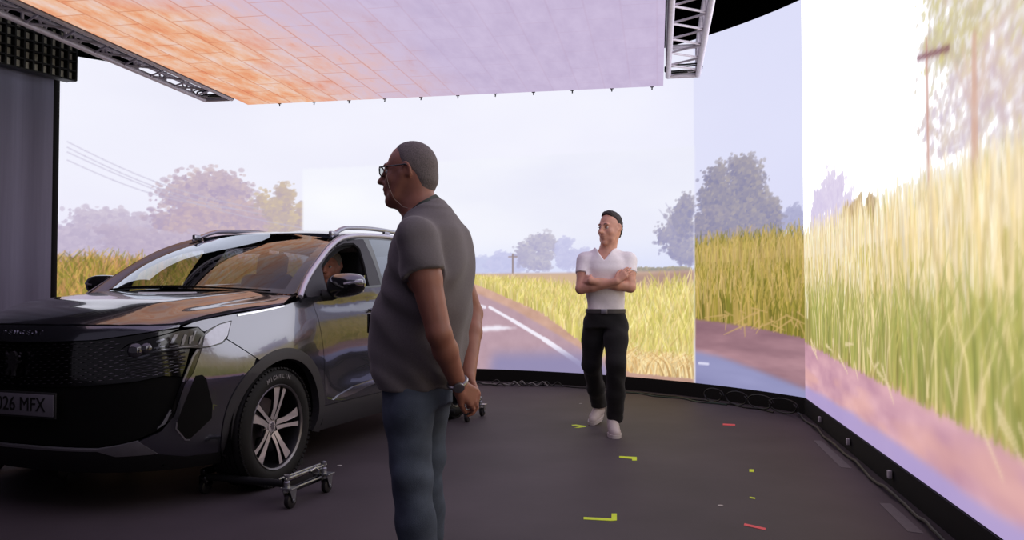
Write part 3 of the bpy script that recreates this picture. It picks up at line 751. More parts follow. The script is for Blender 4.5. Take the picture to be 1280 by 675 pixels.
def sbody(s, z):
    p = body(np.abs(s), z); p[..., 0] *= np.where(np.asarray(s) < 0, -1, 1); return p
def cutmesh(poly, du, dv):
    """2-D polygon cut along a regular grid; returns points, faces, boundary edges"""
    bm = bmesh.new(); vs = [bm.verts.new((a, b, 0)) for a, b in poly]; f_ = bm.faces.new(vs); f_.normal_update()
    bmesh.ops.triangulate(bm, faces=bm.faces[:])
    for ax, st in ((0, du), (1, dv)):
        lo = min(p[ax] for p in poly); hi = max(p[ax] for p in poly); n = int((hi - lo) / st)
        for k in range(1, n + 1):
            c = lo + (hi - lo) * k / (n + 1); co = [0, 0, 0]; co[ax] = c; no = [0, 0, 0]; no[ax] = 1
            bmesh.ops.bisect_plane(bm, geom=bm.verts[:] + bm.edges[:] + bm.faces[:], plane_co=co, plane_no=no, dist=1e-6)
    bmesh.ops.remove_doubles(bm, verts=bm.verts, dist=2e-5)
    bm.verts.index_update()
    uv = np.array([v.co[:2] for v in bm.verts]); F = [[v.index for v in f.verts] for f in bm.faces]
    E = [(e.verts[0].index, e.verts[1].index) for e in bm.edges if len(e.link_faces) == 1]
    bm.free(); return uv, F, E
def surf(name, poly, fn, m, parent=None, step=.05, dv=None, off=0.0, rim=.018, out=None, mirror=False, smooth=True):
    """a panel: polygon in the two parameters of fn, laid on that surface with a folded rim"""
    uv, F, E = cutmesh(poly, step, dv or step)
    a, b = uv[:, 0], uv[:, 1]; h = 1e-3
    p = fn(a, b); da = fn(a + h, b) - fn(a - h, b); db = fn(a, b + h) - fn(a, b - h)
    n = np.cross(da, db); n /= np.linalg.norm(n, axis=1)[:, None] + 1e-12
    ref = (p - np.array([0, 1.3, .75])) if out is None else np.asarray(out, float) * np.ones_like(p)
    if (n * ref).sum(1).mean() < 0: n = -n
    p = p + n * off; N = len(p)
    if mirror: p = p * [-1, 1, 1]; n = n * [-1, 1, 1]
    V = np.concatenate([p, p - n * rim]) if rim else p
    fs = []; ln = []
    for f in F:
        q = p[f]; fnm = np.cross(q[1] - q[0], q[2] - q[0])
        if len(f) > 3: fnm = fnm + np.cross(q[2] - q[0], q[3] - q[0])
        g = f if (fnm @ n[f[0]]) > 0 else f[::-1]
        fs.append(g); ln += [n[i] for i in g]
    if rim:
        cen = p.mean(0)
        fc = {}
        for f in fs:
            for i in range(len(f)): fc[(f[i], f[(i + 1) % len(f)])] = 1
        for (i, j) in E:
            if (i, j) not in fc: i, j = j, i
            q = [j, i, i + N, j + N]; fs.append(q)
            w = np.cross(V[q[1]] - V[q[0]], V[q[2]] - V[q[0]]); w /= np.linalg.norm(w) + 1e-12; ln += [w] * 4
    me = bpy.data.meshes.new(name); me.from_pydata(V.tolist(), [], [list(map(int, f)) for f in fs]); me.update(); me.shade_smooth()
    me.normals_split_custom_set([tuple(x) for x in ln])
    return link(name, me, m, parent if parent is not None else car)
def both(name, poly, fn, m, parent=None, **k):
    l = surf(name, poly, fn, m, parent, **k); r = surf(name, poly, fn, m, parent, mirror=True, **k); return l, r
def arc2(cy, cz, r, a0, a1, n=18, rz=None):
    """arc in the side view, angles from the rear horizontal, given as (s, z)"""
    o = []
    for t in np.linspace(a0, a1, n):
        a = math.radians(t); o.append((float(s_of_y(cy + r * math.cos(a))), cz + (rz or r) * math.sin(a)))
    return o
def Sy(y): return float(s_of_y(y))
AY, AZ, RO, RI = .035, .345, .452, .388     # wheel arch, front
BY = 2.675
# ---- bonnet and nose
sg = [0, .2, .4, .55, .69, .80, .86, .92, .98, 1.04, 1.10, 1.17, 1.30, 1.45, 1.59]
out = []
for s_ in sg:
    q = body(s_, belt(body(s_, .96)[1])); out.append((q[0] * .997, q[1] + .003))
rear = []
for x in np.linspace(.862, 0, 14):
    u = min(1.0, x / .775); yy = float(wshield(u, 0)[1]) - .045 + .0
    rear.append((x, yy if x < .78 else .272 - (x - .78) * .35))
half = out + rear[1:]
full = half + [(-x, y) for x, y in half[::-1][1:-1]]
surf('bonnet', full, hood, m_paint, step=.03, out=(0, 0, 1), rim=.02)
nb = [(0, .871), (.186, .875), (.447, .887), (.62, .912), (.738, .930), (.842, .944)]
nt_ = [(s_, float(belt(body(s_, .96)[1])) - .005) for s_ in (.845, .69, .4, .2, 0)]
pol = nb + nt_[:-1] + [(0, nt_[-1][1])] + [(-s_, z) for s_, z in nt_[::-1][1:]] + [(-s_, z) for s_, z in nb[::-1][:-1]]
nose = surf('nose_panel', pol, sbody, m_paint, step=.04, dv=.02)
# ---- wings, doors, quarters
hl_top = [(1.152, .969), (1.071, .954), (1.022, .934), (.985, .917), (.972, .919), (.945, .942), (.86, .944)]
wing = hl_top + [(s_, float(belt(body(s_, .96)[1])) - .006) for s_ in (.92, .98, 1.04, 1.10, 1.17, 1.30, 1.45, 1.59)] + [(Sy(.24), 1.070), (Sy(.36), 1.095), (1.902, 1.092), (1.908, 1.024), (1.930, .949), (1.938, .847), (1.962, .62), (1.985, .45)]
wing += [(1.985, .40)] + arc2(AY, AZ, RO, 8, 118, 22) + [(1.306, .757), (1.184, .832), (1.116, .872), (1.126, .889), (1.148, .955)]
both('front_wing', wing, body, m_paint, step=.03)
bY = lambda y: float(belt(y)) + .0
fd = [(1.989, .402), (1.967, .62), (1.943, .847), (1.935, .949), (1.913, 1.024), (1.907, 1.094)] + [(Sy(y), bY(y) - .002) for y in (.6, .8, 1.0, 1.2, 1.36)] + [(Sy(1.385), .9), (Sy(1.39), .40)]
fdl, fdr = both('front_door', fd, body, m_paint, step=.04)
rd = [(Sy(1.395), .40), (Sy(1.39), .9), (Sy(1.366), bY(1.366) - .002)] + [(Sy(y), bY(y) - .002) for y in (1.6, 1.9, 2.2, 2.42)] + [(Sy(2.44), .95), (Sy(2.40), .74)] + arc2(BY, AZ, RO, 128, 172, 8) + [(Sy(2.22), .40)]
rdl, rdr = both('rear_door', rd, body, m_paint, step=.04)
qp = [(Sy(2.405), .742), (Sy(2.445), .95), (Sy(2.425), bY(2.425) - .002)] + [(Sy(y), bY(y) - .002) for y in (2.6, 2.9, 3.15)] + [(Sy(3.35), 1.22), (Sy(3.42), 1.0), (Sy(3.44), .62), (Sy(3.2), .60)] + arc2(BY, AZ, RO, 35, 126, 16)
both('rear_quarter', qp, body, m_paint, step=.04)
for nm_, poly_ in (('rear_door', None),): pass
surf('tailgate', [(Sy(3.43), .72), (Sy(3.425), 1.22), (SE, 1.24), (2 * SE - Sy(3.425), 1.22), (2 * SE - Sy(3.43), .72)], lambda s, z: np.where((s > SE)[..., None], body(2 * SE - s, z) * [-1, 1, 1], body(np.minimum(s, SE), z)), m_paint, step=.06)
surf('rear_bumper', [(Sy(3.15), .24)] + [(Sy(3.12), .40), (Sy(3.19), .595), (Sy(3.44), .615), (Sy(3.435), .71), (2 * SE - Sy(3.435), .71), (2 * SE - Sy(3.44), .615), (2 * SE - Sy(3.19), .595), (2 * SE - Sy(3.12), .40), (2 * SE - Sy(3.15), .24)], lambda s, z: np.where((s > SE)[..., None], body(2 * SE - s, z) * [-1, 1, 1], body(np.minimum(s, SE), z)), m_clad, step=.06)
m_red = mat('red_lamp_lens', (120, 14, 18), .15, coat=1.0)
both('tail_lamp', [(Sy(3.15), 1.02), (Sy(3.3), 1.06), (SE - .55, 1.02), (SE - .55, .92), (Sy(3.3), .90)], body, m_red, step=.05, off=.006)
# ---- front bumper, cladding, lower parts
bp_ = [(.966, .829), (1.011, .833), (1.084, .848), (1.111, .868), (1.179, .828), (1.300, .755)] + arc2(AY, AZ, RO, 120, 188, 14)[1:] + [(1.085, .262), (.88, .268), (.748, .300), (.655, .374), (.760, .417), (.826, .493), (.876, .652), (.914, .70)]
bl_, br_ = both('front_bumper', bp_, body, m_paint, step=.03)
both('arch_cladding', arc2(AY, AZ, RO, -8, 193, 40) + [(1.13, .22)] + arc2(AY, AZ, RI, 196, -14, 40) + [(2.02, .23), (2.05, .27)][:1], body, m_clad, step=.03, off=.006, rim=.05)
both('arch_cladding', arc2(BY, AZ, RO, 0, 188, 36) + arc2(BY, AZ, RI, 190, -2, 36), body, m_clad, step=.03, off=.006, rim=.05)
both('sill_cladding', [(2.012, .235), (2.000, .398), (2.07, .397), (Sy(1.5), .397), (Sy(2.225), .397), (Sy(2.24), .235)], body, m_clad, step=.06, rim=.05)
both('door_strip', [(2.088, .426), (2.16, .450), (2.343, .483), (2.709, .509), (Sy(2.1), .52), (Sy(2.1), .497), (2.709, .480), (2.50, .458), (2.36, .436), (2.25, .428)], body, m_chrome, step=.04, off=.008, rim=.014)
both('wing_strip', [(1.19, .999), (1.30, 1.012), (1.45, 1.029), (1.585, 1.045), (1.588, 1.038), (1.45, 1.019), (1.30, 1.001), (1.19, .990)], body, m_chrome, step=.03, off=.005, rim=.01)
gr = [(0, .645), (.204, .647), (.384, .656), (.63, .674), (.774, .700), (.86, .690), (.884, .754), (.905, .832), (.816, .829), (.714, .799), (.651, .781), (.575, .787), (.572, .84), (.600, .864), (.625, .873), (.70, .895), (.80, .920), (.846, .938), (.738, .928), (.62, .909), (.447, .884), (.186, .872), (0, .868)]
def sym(p): return p + [(-a, b) for a, b in p[::-1][1:-1]]
grille = surf('grille', sym(gr), sbody, m_gloss, step=.04, off=-.012)
low = [(0, .349), (.45, .345), (.565, .362), (.648, .381), (.752, .421), (.818, .495), (.866, .652), (.872, .686), (.774, .697), (.63, .671), (.384, .653), (.204, .644), (0, .642)]
lower = surf('lower_intake', sym(low), sbody, m_matt, step=.04, off=-.02)
lp = [(0, .332), (.456, .329), (.540, .298), (.748, .297), (.88, .264), (1.085, .258), (1.10, .19), (.6, .20), (0, .20)]
surf('lower_lip', sym(lp), sbody, m_plast, step=.05)
sk = [(0, .333), (.456, .331), (.543, .301), (.744, .303), (.651, .377), (.567, .359), (.456, .342), (0, .346)]
surf('skid_trim', sym(sk), sbody, m_skid, step=.04, off=.004)
vent = [(.928, .690), (.963, .693), (.985, .672), (1.024, .532), (1.021, .459), (.902, .364), (.882, .366), (.836, .426), (.838, .457)]
both('corner_vent', vent, body, m_matt, step=.04, off=.002, rim=.01)
both('vent_edge', [(.829, .424), (.878, .360), (.900, .357), (.902, .364), (.882, .366), (.836, .426), (.838, .457), (.832, .457)], body, m_silver, step=.03, off=.006, rim=.01)
both('corner_trim', [(.912, .70), (.874, .652), (.822, .493), (.800, .46), (.790, .47), (.812, .52), (.864, .67), (.905, .77), (.958, .829), (.966, .829)], body, m_gloss, step=.03, off=-.004)
m_drl = mat('unlit_running_lamp', (120, 120, 128), .2, .2, coat=.8)
both('running_lamp', [(.936, .826), (.950, .824), (.921, .788), (.893, .722), (.870, .664), (.860, .664), (.885, .730), (.912, .792)], body, m_drl, step=.03, off=.004, rim=.01)
both('running_lamp', [(.806, .526), (.819, .521), (.782, .454), (.742, .430), (.744, .437), (.764, .455)], body, m_drl, step=.03, off=-.004, rim=.01)
both('parking_sensor', [(1.116 + .012 * math.cos(t), .475 + .012 * math.sin(t)) for t in np.linspace(0, 2 * PI, 14)[:-1]], body, m_gloss, step=.02, off=.004, rim=.006)
# ---- headlights
hlp = [(.576, .790), (.575, .838), (.621, .868), (.744, .898), (.834, .922), (.945, .940), (.970, .918), (.985, .905), (1.010, .925), (1.071, .952), (1.150, .967), (1.148, .955), (1.126, .889), (1.084, .850), (1.011, .835), (.966, .831), (.903, .836), (.816, .831), (.714, .802), (.651, .784)]
hls = both('headlight', hlp, body, m_gloss, step=.03, off=-.004)
lensp = [(.983, .896), (1.035, .930), (1.071, .948), (1.146, .962), (1.142, .950), (1.120, .888), (1.080, .855), (1.011, .840), (.968, .838)]
m_glow = mat('lamp_reflector', (120, 120, 128), .15, .9)
for hl_, mi in zip(hls, (False, True)):
    surf('side_lens', lensp, body, m_lens, hl_, step=.02, off=.001, rim=.006, mirror=mi)
    for (s_, z, r) in ((.640, .832, .036), (.690, .842, .026)):
        surf('projector_lens', [(s_ + r * math.cos(t), z + r * math.sin(t)) for t in np.linspace(0, 2 * PI, 20)[:-1]], lambda a, b, s_=s_, z=z, r=r: body(a, b) + np.array([.25, -1, .0]) * (np.sqrt(np.clip(r * r - (a - s_)**2 - (b - z)**2, 0, 1)) * .5)[..., None], mat('projector_glass', (70, 68, 76), .06, .6, coat=1.0), hl_, step=.008, off=.001, rim=.004, mirror=mi)
    for (p_) in ([(.60, .800), (.66, .793), (.71, .808), (.70, .812), (.655, .801)], [(.735, .868), (.775, .880), (.772, .888), (.735, .878)], [(.748, .862), (.758, .864), (.745, .836), (.735, .834)], [(.725, .838), (.775, .846), (.778, .853), (.728, .845)], [(.80, .842), (.845, .846), (.84, .856), (.80, .85)], [(.82, .905), (.845, .910), (.815, .862), (.80, .862)], [(.855, .850), (.868, .852), (.885, .900), (.872, .905), (.862, .88)], [(.90, .895), (.915, .90), (.905, .855), (.895, .855)], [(.925, .92), (.935, .922), (.918, .87), (.908, .868)], [(.70, .820), (.76, .828), (.86, .838), (.94, .842), (.94, .846), (.86, .844), (.76, .834)], [(.945, .85), (.955, .852), (.97, .888), (.962, .889)]):
        surf('reflector', p_, body, m_glow, hl_, step=.03, off=.003, rim=.004, mirror=mi)
# ---- grille pattern: rows of short bright dashes, spreading outwards
rows = 13
for sg_ in (1, -1):
  pt = MB()
  for i in range(rows):
    f = (i + .5) / rows
    for j in range(17):
        s_ = .03 + j * .050 + (.025 if i % 2 else 0)
        zl, zh_ = float(np.interp(s_, [0, .384, .63, .86], [.650, .662, .682, .70])), float(np.interp(s_, [0, .447, .56, .6, .72, .9], [.858, .872, .88, .775, .79, .82]))
        z = zl + (zh_ - zl) * f + .012 * (s_ / .8); L = .026 * (.65 + .5 * s_); th = .0018 + .0010 * (1 - f)
        if zh_ - zl < .05 or (s_ < .075 and .70 < z < .83): continue
        P0 = sbody(np.array(sg_ * (s_ - L / 2)), np.array(z)); P1 = sbody(np.array(sg_ * (s_ + L / 2)), np.array(z + .002))
        pt.tube([P0, (P0 + P1) / 2, P1], [th * .3, th, th * .3], 6)
  pt.build('grille_pattern', mat('smoked_chrome', (120, 118, 124), .2, .9), grille, auto=60)
for sg_ in (1, -1):
    fins = MB()
    for i in range(5): fins.tube([sbody(np.array(sg_ * s_), np.array(.715 + i * .022 + .03 * (s_ - .6) / .25)) for s_ in np.linspace(.60, .875, 8)], .004, 6)
    fins.build('grille_fin', m_plast, grille)
# ---- badge: a lion rearing up; letters on the nose
lion = [(-.006, .062), (.012, .060), (.024, .050), (.022, .040), (.034, .044), (.046, .056), (.052, .052), (.042, .036), (.028, .028), (.030, .016), (.046, .018), (.050, .010), (.034, .002), (.026, -.006), (.028, -.020), (.044, -.034), (.044, -.048), (.052, -.056), (.034, -.058), (.030, -.040), (.012, -.026), (.004, -.038), (.002, -.052), (.010, -.062), (-.012, -.062), (-.012, -.038), (-.020, -.020), (-.026, -.002), (-.044, .004), (-.050, .016), (-.034, .014), (-.024, .018), (-.030, .030), (-.044, .034), (-.038, .042), (-.022, .040), (-.020, .052)]
Mb = Matrix.Translation((0, -.955, .765)) @ Matrix.Rotation(PI / 2, 4, 'X')
MB().prism([(-x * 1.0, y) for x, y in lion], .012, Mb).build('lion_badge', mat('smoked_chrome', (120, 118, 124), .2, .9), grille, smooth=False)
def text(name, body_, size, M, m, parent, depth=.002, sx=1.0, bold=0.0):
    cu = bpy.data.curves.new(name, 'FONT'); cu.body = body_; cu.size = size; cu.extrude = depth; cu.align_x = 'CENTER'; cu.align_y = 'CENTER'; cu.offset = bold
    o = bpy.data.objects.new(name, cu); COL.objects.link(o)
    bpy.context.view_layer.update()
    me = bpy.data.meshes.new_from_object(o.evaluated_get(bpy.context.evaluated_depsgraph_get()))
    bpy.data.objects.remove(o); bpy.data.curves.remove(cu)
    me.name = name; me.transform(M @ Matrix.Diagonal((sx, 1, 1, 1))); me.materials.clear()
    return link(name, me, m, parent)
for k, ch in enumerate('PEUGEOT'):
    s_ = (k - 3) * .042; q = sbody(np.array(s_), np.array(.918))
    text('nose_letter', ch, .034, Matrix.Translation((q[0], q[1] - .001, q[2])) @ Matrix.Rotation(math.atan(s_ * .35), 4, 'Z') @ Matrix.Rotation(PI / 2 - .28, 4, 'X'), m_chrome, nose, .003, 1.15)
# ---- number plate
Mp = Matrix.Translation((0, -.952, .560)) @ Matrix.Rotation(PI / 2, 4, 'X')
pl = MB().box((0, -.950, .560), (.52, .006, .11), bev=.004).build('number_plate', mat('white_plate', (104, 100, 110), .45, noise=.03), car)
MB().box((0, -.944, .560), (.54, .010, .13), bev=.004).build('plate_holder', m_plast, pl)
MB().box((-.239, -.9535, .560), (.038, .003, .104)).build('blue_band', mat('plate_blue', (20, 48, 140), .4), pl)
text('plate_text', '0026 MFX', .098, Matrix.Translation((.022, -.9545, .560)) @ Matrix.Rotation(PI / 2, 4, 'X'), mat('plate_black', (14, 14, 16), .5), pl, .0012, .90, 0.0)
# ---- glazing and roof
surf('windscreen', [(-1, 0), (1, 0), (1, 1), (-1, 1)], wshield, m_ws, step=.06, dv=.05, out=(0, -1, 1), rim=0)
surf('screen_border', [(-1, 0), (-.5, 0), (0, 0), (.5, 0), (1, 0), (1, .25), (1, .5), (1, .75), (1, 1), (.5, 1), (0, 1), (-.5, 1), (-1, 1), (-1, .5), (-1, .001), (-.93, .05), (-.93, .5), (-.93, .975), (-.5, .975), (0, .975), (.5, .975), (.93, .975), (.93, .5), (.93, .05), (.5, .05), (0, .05), (-.93, .0495)], wshield, m_gloss, step=.06, dv=.06, out=(0, -1, 1), off=-.003, rim=0)
cowl = []
for u in np.linspace(-1, 1, 15):
    q = wshield(u, 0.0); cowl.append((float(q[0]), float(q[1]) + .03))
cowl += [(.80, .20)] + [(x, y - .05) for x, y in [(float(wshield(u, 0.)[0]), float(wshield(u, 0.)[1])) for u in np.linspace(1, -1, 15)]] + [(-.80, .20)]
surf('cowl', cowl, lambda x, y: hood(x, y) - np.array([0, 0, .012]), m_plast, step=.05, out=(0, 0, 1))
for (xa, xb) in ((-.55, .15), (.05, .66)):
    pts = [wshield(np.array(t), np.array(.010 + .004 * math.sin(PI * (t * .77 - xa) / (xb - xa)))) + np.array([0, -.010, .004]) for t in np.linspace(xa / .77, xb / .77, 10)]
    MB().tube(pts, .006, 6).build('wiper', m_matt, car)
hd = [(float(wshield(u, 1.)[0]) * 1.0, float(wshield(u, 1.)[1]) + .004) for u in np.linspace(-1, 1, 17)]
re_ = [(float(gside(y, redge(y))[0]) - .004, y) for y in (1.2, 1.4, 1.7, 2.0, 2.4, 2.8, 3.1, 3.3)]
surf('roof', hd + re_ + [(.3, 3.36), (-.3, 3.36)] + [(-x, y) for x, y in re_[::-1]], roof, m_paint, step=.05, out=(0, 0, 1), rim=.02)
def pillar(t, v):
    c = wscorner(v); ye = .262 + (1.125 - .262) * v; e = gside(ye, redge(ye)); t = np.asarray(t, float)[..., None]
    m_ = c * (1 - t) + e * t
    return m_ + (np.array([.55, -.5, .6]) * .022) * (4 * t * (1 - t))
both('front_pillar', [(0, 0), (1, 0), (1, 1), (0, 1)], pillar, m_paint, step=.25, dv=.06, out=(1, -1, 1), rim=.01)
ys = [.262, .353, .5, .671, .827, 1.0, 1.097, 1.34, 1.6, 1.859, 2.2, 2.55, 2.9, 3.2]
m_arch = mat('satin_roof_strip', (206, 204, 220), .34, .45, noise=.03)
for sx in (1, -1):
    pts = []
    for y in np.linspace(.268, 3.2, 60):
        z = float(redge(y)) - .013; g = gside(np.array(y), np.array(z)); pts.append((sx * (float(g[0]) + .002), y, z))
    MB().tube(pts, .0165, 12).build('roof_arch_strip', m_arch, car, auto=80)
both('roof_arch_base', [(y, float(redge(y)) - .002) for y in ys] + [(y, float(redge(y)) - .040) for y in ys[::-1]], gside, m_gloss, step=.06, dv=.02, out=(1, 0, .3), off=-.004, rim=.02)
both('roof_lining_edge', [(y, float(redge(y)) - .004) for y in ys] + [(y, float(redge(y)) - .075) for y in ys[::-1]], gside, m_matt, step=.08, dv=.04, out=(1, 0, .3), off=-.030, rim=0)
fo = [(.36, 1.088), (.344, 1.120), (.45, 1.200), (.677, 1.336), (.86, 1.434), (1.065, 1.502), (1.262, 1.530), (1.409, 1.540), (1.385, 1.414), (1.345, 1.175)]
fi = [(1.175, 1.168), (1.180, 1.21), (1.226, 1.336), (1.270, 1.45), (1.217, 1.489), (1.07, 1.477), (.941, 1.447), (.743, 1.365), (.645, 1.300), (.610, 1.20), (.600, 1.130)]
fr_ = both('window_frame', fo + [(1.2, 1.158)][:1] + fi + [(.55, 1.104)], gside, m_clad, step=.05, out=(1, 0, .3), off=-.004, rim=.025)
both('window_seal', [(1.160, 1.168), (1.168, 1.21), (1.214, 1.336), (1.256, 1.445), (1.212, 1.477), (1.07, 1.465), (.941, 1.435), (.748, 1.355), (.656, 1.295), (.622, 1.20), (.612, 1.136)][::-1] + fi[:] , gside, m_matt, step=.05, out=(1, 0, .3), off=-.010, rim=.02)
both('waist_strip', [(y, float(belt(y)) - .003) for y in (.5, .8, 1.07, 1.4, 1.8, 2.2, 2.6)] + [(y, float(belt(y)) + .012) for y in (2.6, 2.2, 1.8, 1.4, 1.07, .8, .5)], gside, m_gloss, step=.06, dv=.03, out=(1, 0, .3), off=.006, rim=.02)
both('door_pillar', [(1.41, 1.541), (1.500, 1.547), (1.44, 1.36), (1.395, 1.185), (1.349, 1.175), (1.388, 1.414)], gside, m_gloss, step=.05, out=(1, 0, .3), off=-.004, rim=.02)
rg = [(1.505, 1.545), (1.445, 1.36), (1.40, 1.186), (1.9, 1.20), (2.28, 1.212), (2.26, 1.4), (2.16, 1.548), (1.859, 1.556)]
both('rear_door_glass', rg, gside, m_pg, step=.06, out=(1, 0, .3), off=-.006, rim=0)
both('rear_pillar', [(2.17, 1.548), (2.268, 1.4), (2.285, 1.212), (2.34, 1.214), (2.32, 1.4), (2.23, 1.546)], gside, m_gloss, step=.06, out=(1, 0, .3), off=-.004, rim=.02)
both('quarter_glass', [(2.235, 1.545), (2.325, 1.4), (2.345, 1.215), (2.95, 1.30), (2.75, 1.44), (2.6, 1.52)], gside, m_pg, step=.06, out=(1, 0, .3), off=-.006, rim=0)
both('quarter_pillar', [(2.61, 1.523), (2.76, 1.445), (2.96, 1.302), (2.36, 1.213), (3.0, 1.228), (3.3, 1.24), (3.32, 1.35), (3.2, 1.455), (2.9, 1.502)], gside, m_paint, step=.06, out=(1, 0, .3), rim=.02)
surf('front_door_glass', [(a, b) for a, b in [(1.175, 1.168), (1.226, 1.336), (1.270, 1.45), (1.217, 1.489), (1.07, 1.477), (.941, 1.447), (.743, 1.365), (.645, 1.300), (.610, 1.20), (.600, 1.130)]], gside, m_sg, step=.06, out=(1, 0, .3), off=-.012, rim=0, mirror=True)
surf('rear_window', [(-.62, 0), (.62, 0), (.56, 1), (-.56, 1)], lambda x, v: np.stack([x, 3.47 - .17 * v - .10 * x * x, 1.235 + .25 * v], -1), m_pg, step=.08, out=(0, 1, .3), rim=0)
# roof rails
for sx in (1, -1):
    pts = []
    for t in np.linspace(0, 1, 26):
        y = 1.02 + 1.95 * t; q = roof(np.array(sx * (float(gside(y, redge(y))[0]) - .055)), np.array(y)); lift = .040 * min(1, math.sin(PI * min(max(t, .0), 1)) * 3.2)
        pts.append((q[0], q[1], q[2] + lift - .004))
    rl = MB().tube(pts, [.010] + [.017] * 24 + [.010], 10).build('roof_rail', m_silver, car)
    for y in (1.06, 1.95, 2.9):
        q = roof(np.array(sx * (float(gside(y, redge(y))[0]) - .055)), np.array(y)); MB().box((q[0], q[1], q[2] + .012), (.03, .08, .04), bev=.008).build('rail_foot', m_silver, rl)
# door handles
for dl, mi, ym in ((fdl, 1, 1.20), (fdr, -1, 1.20), (rdl, 1, 2.22), (rdr, -1, 2.22)):
    q = body(np.array(Sy(ym)), np.array(1.005)); MB().tube([(mi * (q[0] + .004), ym - .10, 1.0), (mi * (q[0] + .034), ym - .085, 1.002), (mi * (q[0] + .036), ym + .07, 1.008), (mi * (q[0] + .004), ym + .09, 1.008)], [.008, .013, .013, .008], 10).build('door_handle', m_paint, dl)
# ---- mirrors
def superell(c, r, e, n=28, k=18):
    V = []; F = []
    for i in range(k + 1):
        a = -PI / 2 + PI * i / k
        for j in range(n):
            b = 2 * PI * j / n; f = lambda t, p: math.copysign(abs(t) ** p, t)
            V.append((c[0] + r[0] * f(math.cos(a), e) * f(math.cos(b), e), c[1] + r[1] * f(math.cos(a), e) * f(math.sin(b), e), c[2] + r[2] * f(math.sin(a), e)))
    for i in range(k):
        for j in range(n): F.append((i * n + j, i * n + (j + 1) % n, (i + 1) * n + (j + 1) % n, (i + 1) * n + j))
    return V, F
for sx in (1, -1):
    V, F = superell((0, 0, 0), (.135, .085, .083), .72)
    V = [Vector(v) for v in V]
    for v in V:
        t = (v.x + .135) / .27                     # taper outwards, flat behind, rising outer tip
        v.z *= 1 - .22 * t * t; v.z += .020 * t - .012
        if v.y > .035: v.y = .035 + (v.y - .035) * .15
    Mm = Matrix.Translation((sx * 1.000, .575, 1.172)) @ Matrix.Rotation(sx * -.16, 4, 'Z') @ Matrix.Diagonal((sx, 1, 1, 1))
    vt = [Mm @ v for v in V]; zc_ = 1.178
    up_f = [f for f in F if sum(V[i].z for i in f) / 4 > .006 + .02 * (sum(V[i].x for i in f) / 4 + .13)]; lo_f = [f for f in F if f not in up_f]
    mr_ = MB().add(vt, lo_f).build('side_mirror', m_gloss, car, auto=60)
    MB().add(vt, up_f).build('mirror_cap', m_paint, mr_, auto=60)
    MB().add([Mm @ Vector(p) for p in ((-.11, .050, -.06), (.10, .050, -.045), (.11, .050, .06), (-.11, .050, .055), (-.11, .044, -.06), (.10, .044, -.045), (.11, .044, .06), (-.11, .044, .055))], [(0, 1, 2, 3), (7, 6, 5, 4), (0, 4, 5, 1), (1, 5, 6, 2), (2, 6, 7, 3), (3, 7, 4, 0)]).build('mirror_glass', m_chrome, mr_, smooth=False)
    MB().tube([Mm @ Vector(p) for p in ((.045, -.076, .004), (.085, -.066, .010), (.118, -.044, .016), (.134, -.012, .020))], [.010, .013, .013, .010], 8).build('indicator_strip', m_lens, mr_)
    MB().tube([(sx * .84, .54, 1.105), (sx * .90, .565, 1.100), (sx * .94, .575, 1.115)], [.040, .030, .028], 12).build('mirror_arm', m_plast, mr_)
